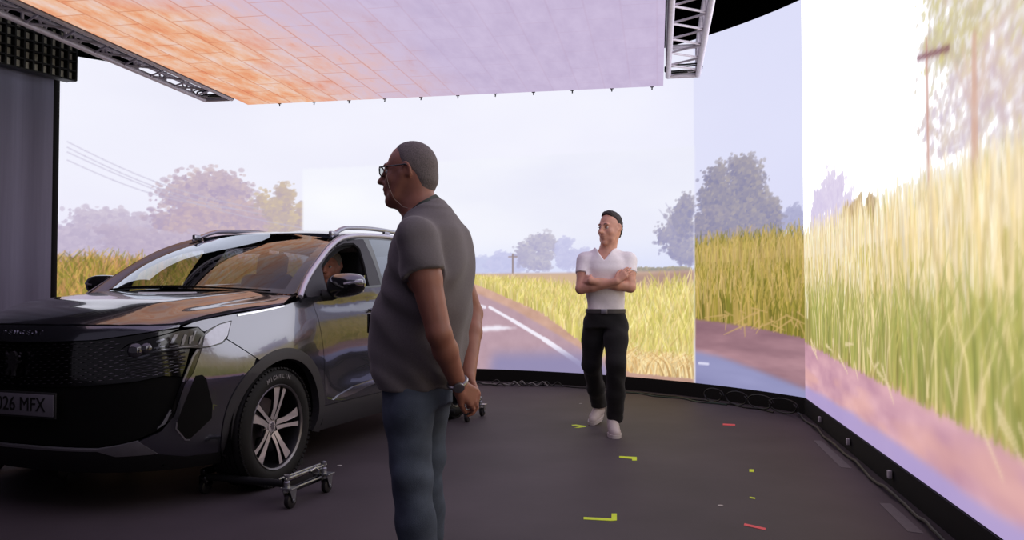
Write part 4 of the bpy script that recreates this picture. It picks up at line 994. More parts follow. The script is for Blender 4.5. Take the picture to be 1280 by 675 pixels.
# ---- wheels
def wheel(x, y, sx, lettered):
    base = Matrix.Translation((sx * x, y, .343)) @ Matrix.Rotation(sx * PI / 2, 4, 'Y')
    W = .235; ro, rw = .343, .243
    prof = [(rw - .012, -W / 2 + .03), (rw, -W / 2 + .012), (rw + .03, -W / 2), (ro - .045, -W / 2 + .002), (ro - .016, -W / 2 + .016), (ro - .004, -W / 2 + .034)]
    for k in range(5):
        z0 = -W / 2 + .040 + k * .033
        prof += [(ro, z0), (ro, z0 + .024), (ro - .007, z0 + .0255), (ro - .007, z0 + .0315)]
    prof = prof[:-2] + [(ro - .004, W / 2 - .034), (ro - .016, W / 2 - .016), (ro - .045, W / 2 - .002), (rw + .03, W / 2), (rw, W / 2 - .012), (rw - .012, W / 2 - .03)]
    w = MB().lathe(prof, 72, base, cap=False)
    for k in range(72):       # shoulder tread blocks
        a = 2 * PI * k / 72
        for z in (-W / 2 + .022, W / 2 - .022):
            M2 = base @ Matrix.Rotation(a, 4, 'Z') @ Matrix.Translation((ro - .009, 0, z)) @ Matrix.Rotation(.55 if z > 0 else -.55, 4, 'Y')
            vv = [M2 @ Vector(p) for p in ((-.006, -.009, -.014), (.004, -.009, -.014), (.004, .009, -.014), (-.006, .009, -.014), (-.006, -.009, .014), (.004, -.009, .014), (.004, .009, .014), (-.006, .009, .014))]
            w.add(vv, [(3, 2, 1, 0), (4, 5, 6, 7), (0, 1, 5, 4), (1, 2, 6, 5), (2, 3, 7, 6), (3, 0, 4, 7)])
    wo = w.build('wheel', m_rub, car, auto=40)
    rim = MB().lathe([(.232, -W / 2 + .02), (.225, -W / 2 + .03), (.205, -.03), (.215, .04), (.226, W / 2 - .03), (.231, W / 2 - .02)], 64, base, cap=False).build('rim_barrel', m_rimd, wo)
    MB().lathe([(.231, W / 2 - .034), (.2335, W / 2 - .014), (.243, W / 2 - .006), (.248, W / 2 - .012), (.247, W / 2 - .03)], 72, base, cap=False).build('rim_lip', mat('grey_rim_edge', (112, 108, 112), .35, .7), wo)
    MB().lathe([(.0, -.02), (.165, -.02), (.165, -.005), (.0, -.005)], 40, base).build('brake_disc', mat('brake_steel', (110, 106, 108), .35, .9), wo)
    MB().box(base @ Vector((.115, .02, -.01)), (.05, .16, .10) , bev=.015).build('brake_caliper', m_rimd, wo)
    zf = W / 2 - .030
    for k in range(5):
        a = PI / 2 + 2 * PI * k / 5 + .06
        M2 = base @ Matrix.Rotation(a, 4, 'Z')
        spk = MB(); drk = MB()
        for sg_ in (1, -1):
            # each spoke is a pair of blades leaning apart towards the rim, one broad and one slim
            if sg_ > 0: pol = [(.036, .002), (.10, .006), (.165, .012), (.234, .020), (.234, .082), (.165, .054), (.10, .037), (.045, .033)]
            else: pol = [(.036, -.002), (.10, -.005), (.165, -.010), (.234, -.014), (.234, -.046), (.165, -.032), (.10, -.026), (.045, -.029)]
            n = len(pol); top = [(x, y, zf + .004 - .035 * (1 - x / .232) ** 2) for x, y in pol]; bot = [(x, y * .9 - .0 * sg_, z - .022) for x, y, z in top]
            V = [M2 @ Vector(p) for p in top + bot]
            spk.add(V[:n], [tuple(range(n))])
            drk.add(V, [tuple(reversed(range(n, 2 * n)))] + [(i, i + n, (i + 1) % n + n, (i + 1) % n) for i in range(n)])
        so = spk.build('spoke', m_rim, wo, smooth=False); drk.build('spoke_side', m_rimd, so, smooth=False)
    MB().lathe([(.062, zf - .05), (.060, zf - .032), (.050, zf - .028), (.036, zf - .027), (.034, zf - .022), (0, zf - .020)], 32, base).build('hub_cap', m_rim, wo)
    MB().prism([(px_ * .42, py_ * .42) for px_, py_ in lion], .003, base @ Matrix.Rotation(PI / 2 if sx > 0 else -PI / 2, 4, 'Z') @ Matrix.Translation((0, 0, zf - .021))).build('hub_badge', m_chrome, wo, smooth=False)
    for k in range(5):
        a = PI / 2 + 2 * PI * (k + .5) / 5; MB().lathe([(.010, -.03), (.010, .0), (.007, .004), (0, .005)], 6, base @ Matrix.Rotation(a, 4, 'Z') @ Matrix.Translation((.052, 0, zf - .034))).build('wheel_bolt', m_rimd, wo)
    if lettered:
        # local frame of the side face: x' up is -x of base, so letters are set around the top of the tyre
        for k, ch in enumerate('MICHELIN'):
            an = math.radians(19 - k * 5.6 + 3)
            R_ = .292; y_, z_ = -R_ * math.sin(an) * 1.0, R_ * math.cos(an)
            M3 = Matrix.Translation((sx * (x + W / 2 + .0005), y + (-R_ * math.sin(an)) * sx, .343 + z_)) @ Matrix.Rotation(an * 1.0, 4, 'X') @ Matrix.Rotation(sx * PI / 2, 4, 'Z') @ Matrix.Rotation(PI / 2, 4, 'X')
            text('tyre_letter', ch, .034, M3, m_letter, wo, .0012, 1.05, .0008)
    return wo
for (y, sx) in ((0, 1), (0, -1), (BY, 1), (BY, -1)): wheel(.7875, y, sx, sx > 0)
# ---- underside, wheel housings, cabin
un = MB().box((0, 1.32, .27), (1.30, 3.9, .10), bev=.02).box((0, -.35, .52), (1.05, .70, .62), bev=.03).box((0, .30, .70), (1.40, .10, .80))
un.box((0, 2.85, .62), (1.15, 1.05, .55)).box((0, 1.4, .30), (1.62, 1.6, .14))
un.build('underbody', m_matt, car)
for (y, sx) in ((AY, 1), (AY, -1), (BY, 1), (BY, -1)):
    V = []; F = []
    for i in range(29):
        a = -.25 + (PI + .5) * i / 28
        for (x_, r_) in ((.86, .405), (.50, .405), (.50, .05)): V.append((sx * x_, y + r_ * math.cos(a), .345 + r_ * math.sin(a)))
    for i in range(28):
        for j in range(2): F.append((i * 3 + j, i * 3 + j + 1, (i + 1) * 3 + j + 1, (i + 1) * 3 + j))
    MB().add(V, F).build('wheel_housing', m_matt, car)
def inset(fn, d): return lambda a, b: fn(a, b) - np.array([0, 0, d])
surf('headliner', [(-.5, 1.2), (0, 1.12), (.5, 1.2), (.52, 2.0), (.45, 3.2), (-.45, 3.2), (-.52, 2.0)], inset(roof, .035), m_head, step=.12, out=(0, 0, -1), rim=0)
# dashboard
ds = []; 
for (y, z) in ((.28, 1.085), (.50, 1.105), (.72, 1.10), (.84, 1.06), (.86, .96), (.80, .80), (.70, .62), (.30, .60)): ds.append((y, z))
Md = Matrix(((0, 0, 1, -.74), (1, 0, 0, 0), (0, 1, 0, 0), (0, 0, 0, 1)))
MB().prism(ds, 1.48, Md).build('dashboard', m_dash, car, auto=50)
MB().tube([(.37 + .185 * math.cos(t), .98 + .06 * math.sin(t), 1.00 + .165 * math.sin(t)) for t in np.linspace(0, 2 * PI, 37)[:-1]], .015, 10, closed=True).tube([(.37, .86, .96), (.37, .985, 1.0)], .04, 12).tube([(.20, .98, 1.0), (.37, .985, .985), (.54, .98, 1.0)], .018, 8).build('steering_wheel', m_dash, car)
MB().box((0, .98, 1.44), (.22, .03, .07), bev=.012).tube([(0, .98, 1.46), (0, .95, 1.49)], .012, 8).build('interior_mirror', m_dash, car)
def seat(x, y, w=.50):
    c = MB().box((x, y, .62), (w, .52, .16), rot=Matrix.Rotation(.12, 3, 'X'), bev=.05, seg=4)
    c.box((x, y + .34, .95), (w * .96, .15, .66), rot=Matrix.Rotation(-.30, 3, 'X'), bev=.06, seg=4)
    so = c.build('seat', m_seat, car, auto=60)
    MB().box((x, y + .475, 1.345), (.27, .11, .20), rot=Matrix.Rotation(-.22, 3, 'X'), bev=.045, seg=4).build('headrest', m_seat, so, auto=60)
    for sx in (-.06, .06): MB().tube([(x + sx, y + .43, 1.20), (x + sx, y + .465, 1.30)], .007, 6).build('headrest_post', m_chrome, so)
seat(.37, 1.22); seat(-.37, 1.22)
bn2 = MB().box((0, 2.10, .66), (1.30, .52, .16), bev=.05, seg=4).box((0, 2.44, .98), (1.30, .15, .60), rot=Matrix.Rotation(-.28, 3, 'X'), bev=.05, seg=4).build('rear_bench', m_seat, car, auto=60)
for x in (-.40, .40): MB().box((x, 2.55, 1.30), (.26, .10, .14), rot=Matrix.Rotation(-.2, 3, 'X'), bev=.04, seg=4).build('headrest', m_seat, bn2, auto=60)
for sx in (1, -1):
    MB().box((sx * .80, 1.45, .80), (.04, 2.2, .66), bev=.01).build('door_lining', m_dash, car)
# ------------------------------------------------------------------ soft bodies: blended solids turned into one continuous skin
class Soft:
    def __init__(s, lo, hi, h):
        s.lo = np.array(lo, float); s.h = h; s.n = np.ceil((np.array(hi) - s.lo) / h).astype(int) + 1
        s.d = np.full(s.n, 1.0, np.float32); s.M = Matrix.Identity(4)
        s.ax = [(s.lo[i] + h * np.arange(s.n[i])).astype(np.float32) for i in range(3)]
    def win(s, lo, hi):
        i0 = np.clip(np.floor((np.array(lo) - s.lo) / s.h).astype(int), 0, s.n); i1 = np.clip(np.ceil((np.array(hi) - s.lo) / s.h).astype(int) + 1, 0, s.n)
        sl = tuple(slice(a, b) for a, b in zip(i0, i1))
        X, Y, Z = s.ax[0][sl[0]][:, None, None], s.ax[1][sl[1]][None, :, None], s.ax[2][sl[2]][None, None, :]
        return sl, X, Y, Z
    def put(s, sl, d, k, mode='add'):
        a = s.d[sl]
        if a.size == 0: return
        if mode == 'add':
            if k > 0:
                h = np.maximum(k - np.abs(a - d), 0) / k; s.d[sl] = np.minimum(a, d) - h * h * k * .25
            else: s.d[sl] = np.minimum(a, d)
        else:
            if k > 0:
                h = np.maximum(k - np.abs(a + d), 0) / k; s.d[sl] = np.maximum(a, -d) + h * h * k * .25
            else: s.d[sl] = np.maximum(a, -d)
    def cone(s, p, q, r1, r2, k=.02, mode='add'):
        p = s.M @ Vector(p); q = s.M @ Vector(q); R = max(r1, r2) + k + .01
        lo = [min(p[i], q[i]) - R for i in range(3)]; hi = [max(p[i], q[i]) + R for i in range(3)]
        sl, X, Y, Z = s.win(lo, hi); v = q - p; L = max(v.length_squared, 1e-9)
        t = np.clip(((X - p.x) * v.x + (Y - p.y) * v.y + (Z - p.z) * v.z) / L, 0, 1)
        d = np.sqrt((X - p.x - t * v.x) ** 2 + (Y - p.y - t * v.y) ** 2 + (Z - p.z - t * v.z) ** 2) - (r1 + (r2 - r1) * t)
        s.put(sl, d.astype(np.float32), k, mode); return s
    def chain(s, pts, rs, k=.02):
        for i in range(len(pts) - 1): s.cone(pts[i], pts[i + 1], rs[i], rs[i + 1], k)
        return s
    def ell(s, c, r, k=.02, rot=None, mode='add'):
        M = s.M @ Matrix.Translation(Vector(c)) @ (rot.to_4x4() if rot is not None else Matrix.Identity(4)); I = M.inverted(); w = M.translation
        R = max(r) + k + .01; sl, X, Y, Z = s.win([w[i] - R for i in range(3)], [w[i] + R for i in range(3)])
        a = [I[i][0] * X + I[i][1] * Y + I[i][2] * Z + I[i][3] for i in range(3)]
        k0 = np.sqrt((a[0] / r[0]) ** 2 + (a[1] / r[1]) ** 2 + (a[2] / r[2]) ** 2)
        k1 = np.sqrt((a[0] / r[0] ** 2) ** 2 + (a[1] / r[1] ** 2) ** 2 + (a[2] / r[2] ** 2) ** 2) + 1e-6
        s.put(sl, (k0 * (k0 - 1) / k1).astype(np.float32), k, mode); return s
    def column(s, zs, cx, cy, rx, ry, k=.02, e=2.0):
        """upright trunk of oval sections"""
        o = np.argsort(zs); zs, cx, cy, rx, ry = [np.asarray(v, float)[o] for v in (zs, cx, cy, rx, ry)]
        R = max(rx.max(), ry.max()) + k + .02
        sl, X, Y, Z = s.win([cx.min() - R, cy.min() - R, zs[0] - .03], [cx.max() + R, cy.max() + R, zs[-1] + .03])
        z = np.clip(Z, zs[0], zs[-1]); f = lambda v: ip(z, zs, v)
        a, b = f(rx), f(ry); q = ((np.abs(X - f(cx)) / a) ** e + (np.abs(Y - f(cy)) / b) ** e) ** (1 / e)
        d = (q - 1) * np.minimum(a, b); d = np.maximum(d, np.maximum(Z - zs[-1], zs[0] - Z))
        s.put(sl, d.astype(np.float32), k); return s
    def fold(s, fn):
        """moves the surface by fn(X, Y, Z) metres: cloth folds"""
        sl, X, Y, Z = s.win(s.lo, s.lo + s.h * s.n); s.d -= fn(X, Y, Z).astype(np.float32); return s
    def cut(s, fn):
        """keeps only where fn < 0"""
        sl, X, Y, Z = s.win(s.lo, s.lo + s.h * s.n); s.d = np.maximum(s.d, np.broadcast_to(fn(X, Y, Z), s.d.shape)).astype(np.float32); return s
    def skin(s, name, m, parent, relax=2):
        d = s.d; ins = d < 0; n = d.shape
        c = np.zeros(np.array(n) - 1, np.int8)
        for i in (0, 1):
            for j in (0, 1):
                for k in (0, 1): c += ins[i:n[0] - 1 + i, j:n[1] - 1 + j, k:n[2] - 1 + k]
        act = (c > 0) & (c < 8); idx = np.full(c.shape, -1, np.int64); cells = np.argwhere(act); idx[act] = np.arange(len(cells))
        pos = np.zeros((len(cells), 3)); cnt = np.zeros(len(cells))
        I, J, K = cells.T
        for (o1, o2) in (((a, b, 0), (a, b, 1)) for a in (0, 1) for b in (0, 1)): 
            pass
        E = [((a, b, 0), (a, b, 1)) for a in (0, 1) for b in (0, 1)] + [((a, 0, b), (a, 1, b)) for a in (0, 1) for b in (0, 1)] + [((0, a, b), (1, a, b)) for a in (0, 1) for b in (0, 1)]
        for o1, o2 in E:
            d1 = d[I + o1[0], J + o1[1], K + o1[2]]; d2 = d[I + o2[0], J + o2[1], K + o2[2]]; w = (d1 < 0) != (d2 < 0)
            t = np.where(w, d1 / (d1 - d2 + 1e-12), 0)[:, None]; p = np.array(o1) + t * (np.array(o2) - np.array(o1))
            pos[w] += p[w]; cnt[w] += 1
        V = s.lo + s.h * (cells + pos / np.maximum(cnt, 1)[:, None])
        Q = []
        for ax in range(3):
            sl1 = [slice(None)] * 3; sl2 = [slice(None)] * 3; sl1[ax] = slice(0, -1); sl2[ax] = slice(1, None)
            a_, b_ = ins[tuple(sl1)], ins[tuple(sl2)]; e = np.argwhere(a_ != b_); u, v = [(1, 2), (2, 0), (0, 1)][ax]
            ok = (e[:, u] > 0) & (e[:, v] > 0) & (e[:, u] < c.shape[u]) & (e[:, v] < c.shape[v]); e = e[ok]
            du = np.eye(3, dtype=int)[u]; dv = np.eye(3, dtype=int)[v]
            q = np.stack([idx[tuple((e - du - dv).T)], idx[tuple((e - dv).T)], idx[tuple(e.T)], idx[tuple((e - du).T)]], 1)
            fl_ = a_[tuple(e.T)]; q[~fl_] = q[~fl_][:, ::-1]; Q.append(q)
        Q = np.concatenate(Q)
        for _ in range(relax):
            S = np.zeros_like(V); C = np.zeros(len(V))
            for a, b in ((0, 1), (1, 2), (2, 3), (3, 0)):
                np.add.at(S, Q[:, a], V[Q[:, b]]); np.add.at(C, Q[:, a], 1); np.add.at(S, Q[:, b], V[Q[:, a]]); np.add.at(C, Q[:, b], 1)
            V = V * .5 + .5 * S / np.maximum(C, 1)[:, None]
        me = bpy.data.meshes.new(name); me.vertices.add(len(V)); me.vertices.foreach_set('co', V.astype(np.float32).ravel())
        me.loops.add(Q.size); me.loops.foreach_set('vertex_index', Q.astype(np.int32).ravel())
        me.polygons.add(len(Q)); me.polygons.foreach_set('loop_start', np.arange(0, Q.size, 4, dtype=np.int32)); me.update(calc_edges=True); me.validate(); me.shade_smooth()
        return link(name, me, m, parent)

def head_solids(S, beard=0.0):
    """head-local: x forward, y left, z up from the middle of the skull"""
    S.ell((-.004, 0, .004), (.098, .077, .100), .02)
    S.ell((.040, 0, -.060), (.058, .060, .080), .03)
    S.ell((.046, 0, -.098), (.056, .050, .042), .02); S.ell((.094, 0, -.122), (.020, .022, .020), .02)
    for q in (1, -1):
        S.ell((.066, q * .040, -.044), (.026, .024, .026), .02)
        S.ell((.088, q * .026, .016), (.014, .026, .009), .014)
        S.cone((.010, q * .066, -.030), (.060, q * .046, -.102), .016, .016, .02)
        S.ell((.103, q * .031, -.008), (.016, .018, .012), .012, mode='cut')
    S.cone((.094, 0, .010), (.122, 0, -.034), .012, .0135, .016); S.ell((.126, 0, -.040), (.018, .0125, .011), .010); S.ell((.090, 0, -.064), (.026, .032, .026), .014)
    for q in (1, -1): S.ell((.109, q * .012, -.046), (.010, .008, .008), .006)
    S.ell((.108, 0, -.073), (.011, .025, .008), .008); S.ell((.104, 0, -.089), (.013, .022, .009), .008)
    S.cone((.120, -.026, -.0815), (.120, .026, -.0815), .0032, .0032, .004, 'cut')
    for q in (1, -1):
        r_ = Matrix.Rotation(.25, 3, 'Y') @ Matrix.Rotation(q * -.35, 3, 'Z')
        S.ell((-.012, q * .082, -.014), (.019, .008, .032), .006, r_); S.ell((-.008, q * .090, -.012), (.009, .005, .019), .005, r_, 'cut')
def hand_solids(S, wrist, d, nrm, side, curl, spread=.10, thumb=(.55, .35), k=.006, sc=1.0):
    """d towards the fingers, nrm out of the back of the hand, side +1 if the thumb lies along d x nrm"""
    w = Vector(wrist); d = Vector(d).normalized(); n = Vector(nrm); n = (n - d * n.dot(d)).normalized(); t = d.cross(n) * side
    L = [.074, .082, .078, .062]; R = [.0088, .0090, .0086, .0076]
    for i in range(4):
        o = (1.5 - i) * .019 * sc; kn = w + d * (.090 - .005 * abs(i - 1)) * sc + t * o
        S.cone(w + t * o * .55 + d * .012, kn, .0145 * sc, .0115 * sc, .012)
        c = curl[i] if hasattr(curl, '__len__') else curl; p = kn; a = c * .5
        for j, f in enumerate((.45, .31, .24)):
            dd = (d * math.cos(a) - n * math.sin(a) + t * spread * (1.5 - i) * .35).normalized(); q = p + dd * L[i] * f * sc
            S.cone(p, q, R[i] * (1 - .10 * j) * sc, R[i] * (.92 - .12 * j) * sc, k if j == 0 else .003); p = q; a += c * (.75 if j == 0 else .5)
    b = w + d * .022 * sc + t * .024 * sc; m_ = b + (d * math.cos(thumb[0]) * .8 + t * math.sin(thumb[0]) * 1.0 - n * .25).normalized() * .042 * sc
    e = m_ + (d * math.cos(thumb[1]) + t * math.sin(thumb[1]) * .5 - n * .45).normalized() * .030 * sc; f_ = e + (d - n * .5).normalized() * .024 * sc
    S.cone(w + t * .012 * sc, b, .016 * sc, .016 * sc, .012); S.cone(b, m_, .0155 * sc, .0115 * sc, .010); S.cone(m_, e, .0108 * sc, .0100 * sc, .003); S.cone(e, f_, .0100 * sc, .0078 * sc, .003)

def skin_mat(name, rgb, noise=.10): return mat(name, rgb, .48, spec=.4, noise=noise, scale=22, bump=.08, bscale=260, sss=.12)
m_eye = mat('eye_white', (214, 208, 206), .2, noise=.03)
m_iris = mat('dark_iris', (38, 26, 20), .15, noise=.05)
def eyes(parent, M, gaze=0.0):
    for q in (1, -1):
        c = M @ Vector((.0835, q * .031, -.008)); V, F = superell((0, 0, 0), (.0118,) * 3, 1.0, 20, 14)
        ey = MB().add([c + Vector(v) for v in V], F).build('eye', m_eye, parent)
        R3 = M.to_3x3(); f = R3 @ Vector((1, gaze, -.08)).normalized()
        a = f.cross(Vector((0, 0, 1))).normalized(); b = a.cross(f)
        MB().add([c + f * .0108 + (a * math.cos(t) + b * math.sin(t)) * .0056 + f * .0 for t in np.linspace(0, 2 * PI, 17)[:-1]] + [c + f * .0126], [(i, (i + 1) % 16, 16) for i in range(16)]).build('iris', m_iris, ey)
        MB().tube([c + R3 @ Vector((.010, t * .0125, .0075 - .006 * abs(t) ** 2)) for t in np.linspace(-1, 1, 7)], .0022, 6).build('eyelid', MATS['lid_' + parent.name[:4]] if 'lid_' + parent.name[:4] in MATS else m_iris, ey)

# ------------------------------------------------------------------ the man in the foreground, seen from behind his left shoulder
A_Y = 3.05; A_YAW = math.radians(160)
pA0 = at_y(532, 500, A_Y)
man = empty('person', (pA0.x, A_Y, 0), A_YAW)
tag(man, 'man in a grey T-shirt and jeans standing in profile with hands clasped behind his back', 'person')
MA = Matrix.Translation((pA0.x, A_Y, 0)) @ Matrix.Rotation(A_YAW, 4, 'Z'); MAi = MA.inverted()
def la(px, py, l):
    """place in the man's own frame where the sight line crosses the upright plane l metres to his left"""
    r = Vector(ray(px, py)); o = MAi @ Vector((0, 0, EYE)); d = MAi.to_3x3() @ r; t = (l - o.y) / d.y; return o + d * t
skA = skin_mat('tanned_skin', (154, 102, 88)); m_stub = mat('grey_cropped_hair', (104, 94, 96), .8, noise=.35, scale=260, bump=.2, bscale=700)
hA = la(514, 211, 0.0)
HA = Matrix.Translation(hA) @ Matrix.Rotation(math.radians(8), 4, 'Z') @ Matrix.Rotation(math.radians(4), 4, 'Y') @ Matrix.Scale(.99, 4)
shL, shR = la(521, 302, .185), Vector((-.03, -.185, 1.325)); shR = la(556, 300, -.18)
elL, wrL = la(549, 417, .215), la(573, 481, .085)
elR, wrR = la(590, 392, -.25), la(585, 470, -.03)
B = Soft((-.34, -.36, 0.0), (.34, .34, 1.74), .0046)
B.M = HA; head_solids(B); B.M = Matrix.Identity(4)
nk = [HA @ Vector((-.020, 0, -.06)), la(525, 262, 0), la(536, 290, 0)]
B.cone(nk[0], nk[1], .062, .060, .03).cone(nk[1], nk[2], .060, .085, .03)
B.cone(la(505, 262, 0) + Vector((-.03, 0, .01)), HA @ Vector((.055, 0, -.115)), .040, .030, .04)
B.column([.80, .95, 1.1, 1.25, 1.36, 1.42], [.02, .02, .0, -.02, -.02, -.01], [0] * 6, [.11, .15, .14, .13, .10, .06], [.15, .155, .155, .165, .16, .08], .03)
for (s_, e_, w_, q) in ((shL, elL, wrL, 1), (shR, elR, wrR, -1)):
    mid = (s_ * .6 + e_ * .4); B.chain([s_, mid, e_], [.062, .056, .043], .02)
    f1 = e_ * .68 + w_ * .32; B.chain([e_, f1, w_], [.043, .044, .029], .015)
    B.cone(s_, (s_.x, 0, s_.z), .055, .09, .04)
hipL, hipR = Vector((.025, .08, .86)), Vector((.025, -.08, .86))
fL, fR = la(528, 700, .09), la(533, 700, -.09)
knL, knR = Vector((fL.x * .5 + .03, .095, .47)), Vector((fR.x * .5 + .03, -.095, .47))
for (h_, k_, f_) in ((hipL, knL, fL), (hipR, knR, fR)): B.chain([h_, k_, (f_.x, f_.y, .09)], [.072, .050, .036], .02)
# clasped hands: the left hand holds the right below the small of the back
hand_solids(B, wrL, la(595, 500, .02) - wrL, (-.45, .75, .45), 1, (.85, .95, 1.0, 1.05), .02, (.5, .2))
hand_solids(B, wrR, la(599, 503, -.02) - wrR, (-.65, -.55, .35), -1, (.75, .85, .95, 1.1), .02, (.5, .3))
bodyA = B.skin('body', skA, man)
MATS['lid_body'] = skA
eyes(bodyA, HA)
# hair: cropped, thin at the temples
Hs = Soft(HA.translation - Vector((.16, .16, .16)), HA.translation + Vector((.16, .16, .16)), .0036); Hs.M = HA
Hs.ell((-.006, 0, .006), (.1012, .0795, .1015), .01); Hs.cone((-.040, 0, -.05), (-.034, 0, -.080), .0635, .0585, .02)
HAi = HA.inverted()
def hcut(line):
    def f(X, Y, Z):
        x = HAi[0][0] * X + HAi[0][1] * Y + HAi[0][2] * Z + HAi[0][3]; y = HAi[1][0] * X + HAi[1][1] * Y + HAi[1][2] * Z + HAi[1][3]; z = HAi[2][0] * X + HAi[2][1] * Y + HAi[2][2] * Z + HAi[2][3]
        g = ip(z, *line) - .35 * np.clip(np.abs(y) - .045, 0, 1) * (z > .02)
        return np.maximum((x - g) * .8, -.098 - z)
    return f
Hs.cut(hcut(([-.10, -.06, -.03, 0.0, .03, .06, .085, .11], [-.045, -.036, -.020, .012, .030, .040, .056, .075])))
def thin(line, am):
    def f(X, Y, Z):
        x = HAi[0][0] * X + HAi[0][1] * Y + HAi[0][2] * Z + HAi[0][3]; z = HAi[2][0] * X + HAi[2][1] * Y + HAi[2][2] * Z + HAi[2][3]
        return -am * np.maximum(sm(x - ip(z, *line), -.035, .0), sm(z, -.065, -.095))
    return f
Hs.fold(thin(([-.10, -.06, -.03, 0.0, .03, .06, .085, .11], [-.045, -.036, -.020, .012, .030, .040, .056, .075]), .0042))
Hs.fold(lambda X, Y, Z: .0005 * np.sin(X * 420 + 3 * np.sin(Z * 90)) * np.sin(Y * 380 + Z * 300))
Hs.skin('hair', m_stub, man, 1)
for q in (1, -1):
    MB().tube([HA @ Vector((.094 + .004 * math.cos(t * 3), q * (.012 + .036 * t), .018 + .006 * math.sin(t * 3))) for t in np.linspace(0, 1, 7)], [.002, .0034, .0038, .0036, .003, .0025, .0015], 6).build('eyebrow', m_stub, man)
# T-shirt
m_tee = mat('grey_marl_jersey', (114, 107, 112), .92, spec=.2, noise=.10, scale=240, bump=.25, bscale=700, sheen=.2)
T = Soft((-.34, -.34, .70), (.34, .34, 1.50), .0052)
zt = [.760, .80, .835, .896, .957, 1.018, 1.079, 1.20, 1.30, 1.36, 1.405, 1.435]
T.column(zt, [.036, .036, .033, .033, .030, .025, .008, -.020, -.026, -.030, -.022, -.016], [0] * 12,
         [.136, .156, .170, .180, .188, .190, .180, .160, .138, .118, .092, .070], [.158, .166, .170, .172, .174, .176, .178, .186, .192, .175, .120, .078], .02, 2.25)
for (s_, e_, q) in ((shL, elL, 1), (shR, elR, -1)):
    end = s_ * .66 + e_ * .34; T.chain([Vector((s_.x * .6, s_.y * .55, s_.z + .035)), s_ + Vector((0, 0, .012)), s_ * .8 + e_ * .2, end], [.055, .070, .072, .076], .03)
    dd = (e_ - s_).normalized(); pe = s_ * .655 + e_ * .345
    sl, X, Y, Z = T.win(T.lo, T.lo + T.h * T.n); 
    pl_ = ((X - pe.x) * dd.x + (Y - pe.y) * dd.y + (Z - pe.z) * dd.z); near = np.sqrt((X - pe.x) ** 2 + (Y - pe.y) ** 2 + (Z - pe.z) ** 2) < .105
    inbody = np.abs(Y) > .150
    T.d = np.where(near & (pl_ > 0) & inbody, np.maximum(T.d, pl_.astype(np.float32)), T.d)
T.fold(lambda X, Y, Z: .0040 * np.sin(Z * 34 + Y * 14 - X * 22 + 1.6 * np.sin(Y * 17 + Z * 9)) * sm(Z, 1.40, 1.15) + .0050 * np.sin(X * 30 - Z * 40 + 2 * np.sin(Z * 14)) * sm(np.abs(Y), .10, .18) + .0045 * np.sin(Y * 42 + Z * 8 + 2 * np.sin(Z * 11)) * sm(X, .02, -.12) + .003 * np.sin(Z * 70 - X * 45 + 3 * np.sin(Y * 20)) * sm(Z, .95, .80))
T.d = np.where((T.ax[2] < .762)[None, None, :], np.maximum(T.d, (.762 - T.ax[2])[None, None, :]), T.d).astype(np.float32)
pass
T.cone((-.035, 0, 1.385), (-.006, 0, 1.455), .085, .066, .04).cone((-.02, .06, 1.37), (.0, .03, 1.43), .06, .05, .04).cone((-.02, -.06, 1.37), (.0, -.03, 1.43), .06, .05, .04)
T.cut(lambda X, Y, Z: (Z - (1.434 - .040 * (X - .016) / .072)) * .87 + 0 * Y)
tee = T.skin('t_shirt', m_tee, man, 2)
MB().tube([Vector((.016 + .072 * math.cos(t), .076 * math.sin(t), 1.434 - .040 * math.cos(t))) for t in np.linspace(0, 2 * PI, 41)[:-1]], .0065, 8, closed=True).build('collar', m_tee, tee)
# jeans
m_jean = mat('blue_denim', (80, 88, 106), .88, spec=.2, noise=.30, scale=9, bump=.4, bscale=420)
J = Soft((-.30, -.30, .02), (.34, .30, .90), .0055)
J.column([.70, .76, .80], [.030, .030, .030], [0, 0, 0], [.122, .124, .118], [.150, .150, .140], .03)
for (h_, k_, f_) in ((hipL, knL, fL), (hipR, knR, fR)):
    J.chain([Vector((h_.x + .008, h_.y * .80, .74)), (h_ + k_) / 2 + Vector((.005, 0, 0)), k_, (k_ + Vector((f_.x, f_.y, .09))) / 2, (f_.x, f_.y, .075)], [.090, .088, .073, .070, .066], .03)
J.fold(lambda X, Y, Z: .0040 * np.sin(Z * 46 + X * 22 + 2 * np.sin(Y * 20)) * (sm(Z, .62, .45) * sm(Z, .30, .42) + .5 * sm(Z, .70, .80) + .9 * sm(Z, .22, .10)) + .0025 * np.sin(Z * 21 - X * 38 + Y * 30))
J.cut(lambda X, Y, Z: .045 - Z + 0 * X + 0 * Y)
jn = J.skin('jeans', m_jean, man, 2)
m_shoeA = mat('dark_leather_shoe', (38, 34, 34), .5, noise=.1)
